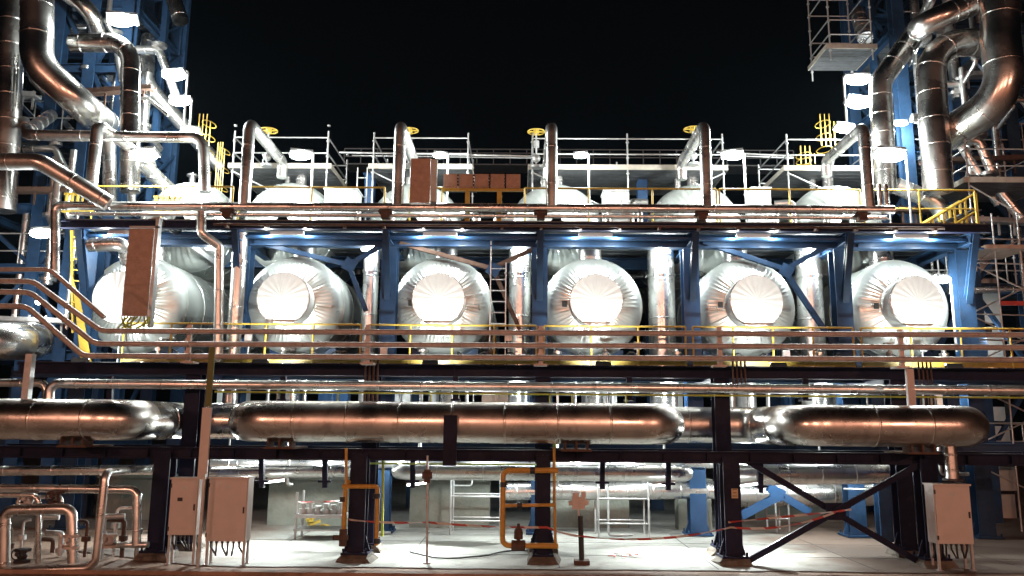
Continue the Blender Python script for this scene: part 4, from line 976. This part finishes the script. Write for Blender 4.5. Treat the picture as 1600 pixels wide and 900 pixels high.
# the tower pipes: (points with own depth), radius, label
TP = [
 ([P(58, -60, 21), P(58, 40, 21), P(57, 100, 21), P(140, 176, 21.6), P(175, 200, 25)], .43, .9, 'thick silver pipe descending from the top left and bending right'),
 ([P(112, 68, 22), P(204, 66, 22), P(203, 300, 22)], .27, .7, 'thick silver pipe with an elbow, dropping behind the top left crossing pipe'),
 ([P(20, -60, 22.5), P(12, 200, 22.5), P(4, 330, 22.5)], .36, .8, 'vertical silver pipe hugging the left edge of the picture'),
 ([P(-60, 253, 19), P(62, 252, 19), P(170, 318, 19.6)], .21, .8, 'silver pipe coming from the left edge and bending down to the right'),
 ([P(38, 190, 22), P(44, 211, 20.8), P(318, 215, 20.8), (P(320, 300, 20.8))], .15, 1.2, 'horizontal silver pipe crossing the left tower and turning down at its right end'),
 ([P(45, 205, 21.5), P(80, 180, 23.5)], .18, .6, 'short silver pipe angled back behind the left crossing pipe'),
 ([P(90, -20, 23), P(165, 30, 23), P(150, 60, 24)], .26, .5, 'silver pipe slanting down at the top left beside the large floodlight'),
 ([P(232, 60, 26), P(228, 130, 25), P(345, 262, 27)], .24, .8, 'dark silver pipe slanting down behind the left crossing pipe'),
 ([P(205, 240, 22.6), P(300, 330, 24.6)], .22, .8, 'silver pipe slanting right below the floodlight at left'),
 ([P(262, -30, 25), P(283, 34, 25)], .26, .6, 'short pipe stub hanging at the top left against the sky'),
 ([P(170, 215, 23.3), P(172, 325, 23.3)], .2, .6, 'bright vertical pipe behind the left handrail'),
 ([P(205, 250, 23), P(206, 330, 23)], .12, .6, 'thin bright riser behind the left handrail'),
 ([P(-60, 533, 19.5), P(30, 533, 19.5), P(54, 533, 21.5)], .48, .6, 'wide silver duct at the left edge below the brown pipes'),
 ([P(1562, -60, 21), P(1563, 60, 21), P(1573, 152, 21), P(1478, 212, 22.5)], .50, .7, 'thickest silver pipe at the top right curving down to the left'),
 ([P(1540, 66, 22), P(1452, 68, 22), P(1466, 300, 22)], .40, .8, 'thick silver pipe with an elbow dropping at the right tower'),
 ([P(1435, 45, 23), P(1375, 128, 23), P(1384, 300, 23)], .32, .6, 'silver pipe bending down behind the right floodlights'),
 ([P(1440, 60, 25.5), P(1436, 42, 21.8), P(1470, 25, 21.5), P(1540, 0, 21.5)], .32, .3, 'short thick silver bend at the top right'),
 ([P(1350, 205, 24), P(1300, 245, 24), P(1296, 260, 24)], .11, .6, 'thin pipe slanting above the rightmost scaffold'),
 ([P(1500, 225, 23.5), P(1560, 320, 23.5)], .12, .6, 'thin pipe slanting among the right tower braces'),
 ([P(1400, 290, 23), P(1470, 320, 23), P(1475, 345, 23)], .25, .4, 'bright silver bend on the right of the top deck'),
 ([P(1340, 20, 26), P(1352, 60, 25)], .25, .4, 'short dark pipe end above the landing at the top right'),
 ([P(1545, 560, 22), P(1548, 620, 22)], .2, .4, 'short silver pipe low beside the right tower'),
 ([P(1480, 455, 24.5), P(1620, 450, 24.5)], .1, .6, 'thin pipe across the right tower at tank height'),
]
for pts, r_, seam, l in TP:
    b = MB(); b.tube(fillet(pts, r_*2.6, 10 if r_ > .35 else 6), r_, 30, seam=seam, lip=.008); one(b, 'tower_pipe', CLADB if r_ > .25 else CLAD, l, 'pipe', 'silver pipes in and around the towers')
for i, (a, c, yy) in enumerate((((-20, 300), (130, 300), 23.4), ((-20, 500), (110, 505), 23.4), ((90, 150), (240, 140), 23.3), ((1500, 345), (1620, 350), 23.9), ((1400, 330), (1500, 335), 24.2), ((1500, 120), (1620, 118), 24.0), ((1440, 255), (1600, 250), 24.0), ((-20, 150), (60, 152), 23.2))):
    b = MB(); q0 = P(*a, yy); q1 = P(*c, yy); b.bar(q0, q1, .32, .05); b.bar(q0+Vector((0, -.16, .06)), q1+Vector((0, -.16, .06)), .02, .12); b.bar(q0+Vector((0, .16, .06)), q1+Vector((0, .16, .06)), .02, .12)
    for k in range(5): b.bar(q0+(q1-q0)*(k+.5)/5-Vector((0, 0, .4)), q0+(q1-q0)*(k+.5)/5+Vector((0, 0, .2)), .05, .05)
    one(b, 'cable_tray', GALV if i % 2 else RUST, 'cable tray crossing the %s tower, %s of the eight in the towers' % ('left' if a[0] < 800 else 'right', NUM[i]), 'cable tray', 'cable trays on the towers')
# small tower clutter: random thin pipes
words = NUM; _w = ['first', 'second', 'third', 'fourth', 'fifth', 'sixth', 'seventh', 'eighth', 'ninth', 'tenth', 'eleventh', 'twelfth', 'thirteenth', 'fourteenth', 'fifteenth', 'sixteenth']
for side, (a, c), nn in (('left', (-20, 225), 26), ('right', (1425, 1610), 26)):
    for k in range(nn):
        px = a+(c-a)*k/(nn-1)+random.uniform(-5, 5); py = random.uniform(-10, 480) if px < 130 or px > 1510 else random.uniform(-10, 250)
        yy = random.uniform(22.6, 25.4); q = P(px, py, yy); b = MB()
        if k % 3 == 0: pts = [q, q+Vector((random.uniform(.6, 1.5), 0, 0)), q+Vector((1.5, 0, -random.uniform(.5, 2)))]
        elif k % 3 == 1: pts = [q+Vector((0, 0, 2)), q, q+Vector((.1, 1, -.3))]
        else: pts = [q+Vector((0, 0, 1.6)), q+Vector((0, 0, -2.0))]
        rr_ = random.uniform(.05, .16); b.tube(fillet(pts, rr_*2, 5), rr_, 12, seam=.7); b.cyl(pts[1]+Vector((0, 0, .1)), pts[1]+Vector((0, 0, .2)), rr_*1.7, 12)
        one(b, 'process_pipe', CLAD, 'thin pipe inside the %s blue tower, %s counted from its left side' % (side, words[k]), 'pipe', 'thin pipes inside the blue towers')

# scaffold landings at right
scaffold(X(1296, 60, 24), X(1362, 60, 24), 24, 25.6, Z(92, 24), Z(75, 24), Z(-60, 24), 'hanging scaffold landing at the top right against the black sky', diag=False, rails=(.5, 1.0, 2.0, 2.6), group='scaffolds at the right tower')
scaffold(X(1512, 270, 22), X(1640, 270, 22), 22, 24, Z(420, 22), Z(282, 22), Z(190, 22), 'scaffold with an orange lit board deck beside the right tower', rails=(.5, 1.0), group='scaffolds at the right tower')
t = thing('scaffold', 'tall bare scaffold tower at the right edge behind the handrail', 'scaffold', P(1560, 560, 23), 'scaffolds at the right tower')
for px in (1512, 1560, 1600):
    for yy in (22.6, 24):
        b = MB(); x = X(px, 450, yy); b.tube([(x, yy, 0), (x, yy, Z(330, yy))], .026, 8); b.build('standard', GALV, t)
for i, py in enumerate((372, 410, 450, 490, 530, 600, 660, 720)):
    b = MB(); b.tube([P(1508, py, 22.6), P(1608, py+3, 22.6)], .022, 8); b.build('ledger', GALV, t)
    b = MB(); b.tube([P(1512 if i % 2 else 1600, py, 22.62), P(1600 if i % 2 else 1512, py+42, 22.62)], .022, 8); b.build('brace', GALV, t)
b = MB(); b.box2(X(1540, 376, 22.3), X(1612, 376, 22.3), 22.3, 23.8, Z(384, 22.3), Z(378, 22.3)); b.build('deck_board', BROWN, t)
b = MB(); b.box(P(1592, 474, 22.2), (1.0, .05, .12)); b.build('warning_board', RED, t)
# white clad wall panels behind right tower
t = thing('panel_screen', 'white lit cladding panels seen through the right tower steelwork', 'screen', P(1545, 700, 26))
for i, (y0, y1_) in enumerate(((392, 424), (430, 442), (452, 500), (506, 560), (630, 652), (660, 690), (722, 760), (766, 830))):
    b = MB(); pz0, pz1 = Z(y1_, 26), Z(y0, 26); dx = random.uniform(-4, 4)
    b.box2(X(1520+dx, 450, 26), X(1556+dx, 450, 26), 26, 26.1, pz0, pz1); b.build('panel', WHITEP, t)
b = MB()
for px in (1518, 1558): b.bar((X(px, 450, 26), 26.1, 0), (X(px, 450, 26), 26.1, Z(385, 26)), .1, .1)
b.build('post', DARK, t)
for px, pw, l in ((1380, .3, 'lower left of the rightmost column'), (1500, .26, 'right of the cabinet')):
    b = MB(); x = X(px, 800, 20.5); b.hsec((x, 20.5, 0), (x, 20.5, zD-.3), pw, pw, side=(0, 1, 0)); one(b, 'steel_post', BLUE, 'blue post standing in the dim area %s' % l, 'post')

# yellow ladders/cages near floodlights
def cage(px0, px1, py0, py1, Y, label):
    t = thing('ladder_cage', label, 'ladder', P((px0+px1)/2, py1, Y), 'yellow ladder cages near the towers')
    a = P(px0, py1, Y); c = P(px1, py0, Y); w = c.x-a.x
    for k in range(4):
        b = MB(); x = a.x+w*k/3; b.bar((x, Y, a.z), (x, Y, c.z-.25*(k == 3)), .03, .015); b.build('strap', YEL, t)
    n = max(2, int((c.z-a.z)/.6))
    for k in range(n+1):
        b = MB(); z = a.z+(c.z-a.z-.2)*k/n; pts = [(a.x+w/2+w/2*math.cos(q), Y+.35+.35*math.sin(q), z) for q in [math.pi*2*j/12 for j in range(13)]]; b.tube(pts, .014, 6); b.build('hoop', YEL, t)
cage(308, 330, 178, 232, 23.5, 'yellow ladder cage beside the lowest left floodlight')
cage(334, 352, 222, 320, 24.5, 'yellow ladder cage left of the leftmost scaffold')
cage(1284, 1302, 178, 228, 23.5, 'yellow ladder cage beside the floodlights at right')
cage(1252, 1272, 228, 256, 24.0, 'small yellow cage above the rightmost scaffold boards')
# valve blocks
for px, py, l in ((120, 315, 'left end of the top deck'), (260, 320, 'foot of the left crossing pipe')):
    b = MB(); q = P(px, py, 22); 
    for k in range(5): b.cyl(q+Vector((k*.16-.3, 0, -.25)), q+Vector((k*.16-.3, 0, .2)), .05, 8); b.box(q+Vector((k*.16-.3, 0, .22)), (.12, .12, .06))
    b.box(q+Vector((0, 0, -.26)), (.9, .3, .06))
    one(b, 'valve_block', YEL, 'yellow valve block at the '+l, 'valve')

# ------------------------------------------------------------------ floodlights
def flood(px, py, Y, label, size=.55, pole=None, power=1., rz=0., g='lit floodlights'):
    c = P(px, py, Y); t = thing('floodlight', label, 'floodlight', c, g); rz = math.sin(px*1.7)*.35
    h_ = size*.26
    b = MB(); b.box(c+Vector((0, .06, h_*.5)), (size, size*.45, .10), rz=rz, rx=-.45); b.build('housing', GALV, t)
    b = MB(); b.ball(c+Vector((0, -.02, 0)), size*.5, 1, .6, .42, n=12); b.build('lens', LENS, t)
    if pole:
        b = MB(); q = c+Vector((size*.55*(1 if pole > 0 else -1), .05, 0)); b.tube(fillet([c+Vector((0, .1, h_*.9)), q+Vector((0, 0, h_*.9)), q-Vector((0, 0, abs(pole)))], .08, 4), .032, 10); b.build('pole', GALV, t)
    lamp('bulb', t, c+Vector((0, -.12, -.2-h_)), K_FLOOD*power, r=.1)
    return t
FL = [(470, 243, 21.6, 'floodlight on a pole above the second upper tank, left of the long tube', .62, 1.9, 1.), (688, 243, 21.8, 'floodlight just right of the upright brown panel', .4, 2.0, .9),
      (908, 243, 21.8, 'floodlight on a pole right of the middle loop pipe', .4, 2.0, .9), (1145, 243, 21.4, 'floodlight on a pole right of the fourth loop pipe', .6, 2.0, 1.),
      (190, 32, 22.0, 'large floodlight at the very top left of the picture', .85, 0, 1.1), (272, 118, 23.5, 'upper floodlight of the left stack of three', .75, 1.7, 1.),
      (281, 159, 23.8, 'middle floodlight of the left stack of three', .65, 1.2, .8), (297, 205, 23.0, 'lowest floodlight of the left stack, by the yellow cage', .55, 0, .9),
      (225, 243, 20.4, 'large floodlight under the left crossing pipe', .75, 0, 1.), (65, 365, 20.6, 'floodlight at the left edge beneath the blue tower', .6, 0, .9),
      (1340, 125, 23.5, 'upper floodlight of the right stack of three', .75, -1.8, 1.), (1342, 161, 23.6, 'middle floodlight of the right stack of three', .8, 0, .9),
      (1320, 201, 23.0, 'lowest floodlight of the right stack, by the yellow cage', .62, 0, .9), (1408, 193, 24.2, 'small floodlight behind the right silver pipe', .4, 0, .6),
      (1390, 243, 20.8, 'large floodlight right of the rightmost loop pipe', .85, 1.9, 1.), (1472, 437, 20.9, 'floodlight on a pole against the rightmost lower tank', .45, 1.9, .8)]
for px, py, Y, l, s, pl, pw in FL: flood(px, py, Y, l, s, pl, pw)
# floor floodlights assumed on the rack beams, out of sight, aimed at the tank ends
for i, x in enumerate([X(215, 480, 21.75)]+tx):
    q = Vector((x*.98, 18.72, zU+.16)); t = thing('floodlight', 'assumed low floodlight behind the rack beam aimed at a tank end, %s' % ORD[i], 'floodlight', q, 'assumed low floodlights aimed at the tank ends')
    b = MB(); b.box(q+Vector((0, 0, .1)), (.36, .12, .24), rx=-.6); b.build('housing', DARK, t)
    b = MB(); b.box(q+Vector((0, .075, .15)), (.32, .01, .2), rx=-.6); b.build('lens', LENS, t)
    lamp('bulb', t, q+Vector((0, .22, .3)), K_TANK, r=.12, aim=(x, 21.7, zt_c), cone=84, blend=.6)
# fill lamps added under the top deck to brighten tank tops and risers
for i, px in enumerate((335, 578, 812, 1034, 1266)):
    c = P(px, 385, 21.85); c.z = zT-.42
    t = thing('tube_light', 'added fill light under the top deck in a gap between tanks, %s' % ORD[i], 'tube light', c, 'added fill lights under the top deck')
    b = MB(); b.box(c+Vector((0, 0, .05)), (.5, .12, .05)); b.build('housing', WHITEP, t)
    b = MB(); b.box(c, (.46, .09, .045)); b.build('lens', TUBE, t)
    lamp('bulb', t, c-Vector((0, 0, .12)), K_AISLE_FILL, r=.08)
for i, x in enumerate([X(215, 480, 21.75)]+tx):  # added fill lamps, no real fixtures here, brighten the tank heads
    c = Vector((x, 20.72, zT-.25))
    t = thing('tube_light', 'added fill light along the top deck edge over a tank end, %s' % ORD[i], 'tube light', c, 'added fill lights along the top deck edge')
    b = MB(); b.box(c+Vector((0, -.04, .02)), (.9, .03, .1)); b.build('housing', WHITEP, t)
    b = MB(); b.box(c, (.84, .04, .03)); b.build('lens', TUBE, t)
    for dx in (-.9, .9): lamp('bulb', t, c+Vector((dx*.6, 0, -.1)), K_EDGE_FILL, r=.06)
# tube lights under the platform, plus hidden fill lamps added above the low pipes
TL = [(300, 745, 21), (428, 752, 19.2), (652, 756, 18.9), (1038, 757, 18.9), (1172, 757, 18.9)] + [(px, 700, 20.35) for px in (390, 500, 625, 760, 905, 985, 1165, 1250, 1340)]
for i, (px, py, yy) in enumerate(TL):
    c = P(px, py, yy)
    if py == 700: c.z = Z(707, yy)
    t = thing('tube_light', ('low white tube light under the rack, %s' % ORD[i]) if i < 5 else ('added fill light hidden behind the rack beam, %s' % ORD[i-5]), 'tube light', c, 'tube lights under the rack')
    b = MB(); b.box(c+Vector((0, 0, .05)), (.5, .12, .05), ry=-.12); b.build('housing', WHITEP, t)
    b = MB(); b.box(c, (.46, .09, .045), ry=-.12); b.build('lens', TUBE, t)
    if i < 5: lamp('bulb', t, c-Vector((0, 0, .16)), K_UNDER, r=.08, aim=(c.x, min(c.y, 19.5)-.9, 0), cone=124, blend=.9)
    else: lamp('bulb', t, c-Vector((0, 0, .12)), K_UNDER*.22, r=.06)  # high row is added fill, brightens the low pipes
for i, px in enumerate((345, 575, 808, 1045, 1285, 1480)):  # fill lamps added out of sight to brighten the drop pipes
    c = P(px, 588, 21.15); c.z = zD-.42
    t = thing('tube_light', 'added fill light tucked beneath the middle deck behind the beam, %s' % ORD[i], 'tube light', c, 'added fill lights beneath the middle deck')
    b = MB(); b.box(c+Vector((0, 0, .05)), (.5, .12, .05)); b.build('housing', WHITEP, t)
    b = MB(); b.box(c, (.46, .09, .045)); b.build('lens', TUBE, t)
    lamp('bulb', t, c-Vector((0, 0, .12)), K_MID_FILL, r=.08)
# dim work lights in the space between upper and lower tanks' aisle and inside the towers
for px, py, yy, l in ((110, 120, 25.6, 'small work lamp inside the left tower'), (60, 470, 23, 'small work lamp low in the left tower'), (1490, 140, 26.2, 'small work lamp inside the right tower'), (1545, 520, 24.6, 'small work lamp low in the right tower behind the scaffold')):
    t = thing('work_lamp', l, 'lamp', P(px, py, yy)); c = P(px, py, yy)
    b = MB(); b.cyl(c, c+Vector((0, 0, .12)), .09, 12); b.build('housing', DARK, t)
    b = MB(); b.ball(c-Vector((0, 0, .03)), .08, n=6); b.build('lens', LENS, t)
    lamp('bulb', t, c-Vector((0, 0, .2)), 60, r=.08)

# unseen shed added behind the camera, gives the pipes a brown reflection
t = thing('reflector_shed', 'unseen tan ribbed shed added across the road for reflections in the pipes', 'reflector', (0, -30, 0))
b = MB(); b.box2(-55, 55, -42, -30, 0, 9)
for k in range(110): b.box2(-54.8+k, -54.5+k, -30.002, -29.9, .2, 8.8)
b.build('wall', mat('tan_sheet', (.42, .34, .27), .7, 0., .15, .4), t)
b = MB(); b.box2(-56, 56, -43, -29.4, 9.001, 9.4); b.build('roof', GRATE, t)
for k in range(6):
    b = MB(); x = -45+k*18; b.box2(x, x+4, -29.89, -29.8, 0, 4.2); b.build('door', GALV, t)
# sodium street lamps along the road behind the photographer
for i, (x, y) in enumerate(((-19, -13), (-5, -15), (7, -14), (21, -12))):
    t = thing('street_lamp', 'orange sodium street lamp on the road facing the plant, %s' % ORD[i], 'street lamp', (x, y, 0), 'sodium street lamps along the road')
    b = MB(); b.tube(fillet([(x, y, 0), (x, y, 7.6), (x, y+1.2, 8.0)], .5), .08, 12); b.build('pole', GALV, t)
    b = MB(); b.box((x, y+1.5, 8.02), (.35, .8, .14)); b.build('housing', GALV, t)
    b = MB(); b.box((x, y+1.5, 7.93), (.28, .6, .05)); b.build('lens', SODL, t)
    lamp('bulb', t, (x, y+1.5, 7.7), K_SOD, SODIUM, r=.3)

# ------------------------------------------------------------------ thin haze added round the whole plant for a glow about the lamps
g = MB(); g.box2(-60, 60, -40, 75, -1.0, 24)
HZ = bpy.data.materials.new('glow_haze'); HZ.use_nodes = True; _t = HZ.node_tree
_t.nodes.remove(_t.nodes['Principled BSDF']); _v = _t.nodes.new('ShaderNodeVolumePrincipled')
_v.inputs['Color'].default_value = (.55, .78, 1, 1); _v.inputs['Density'].default_value = HAZE
_t.links.new(_v.outputs[0], _t.nodes['Material Output'].inputs['Volume'])
tag(g.build('haze', HZ), kind='stuff')
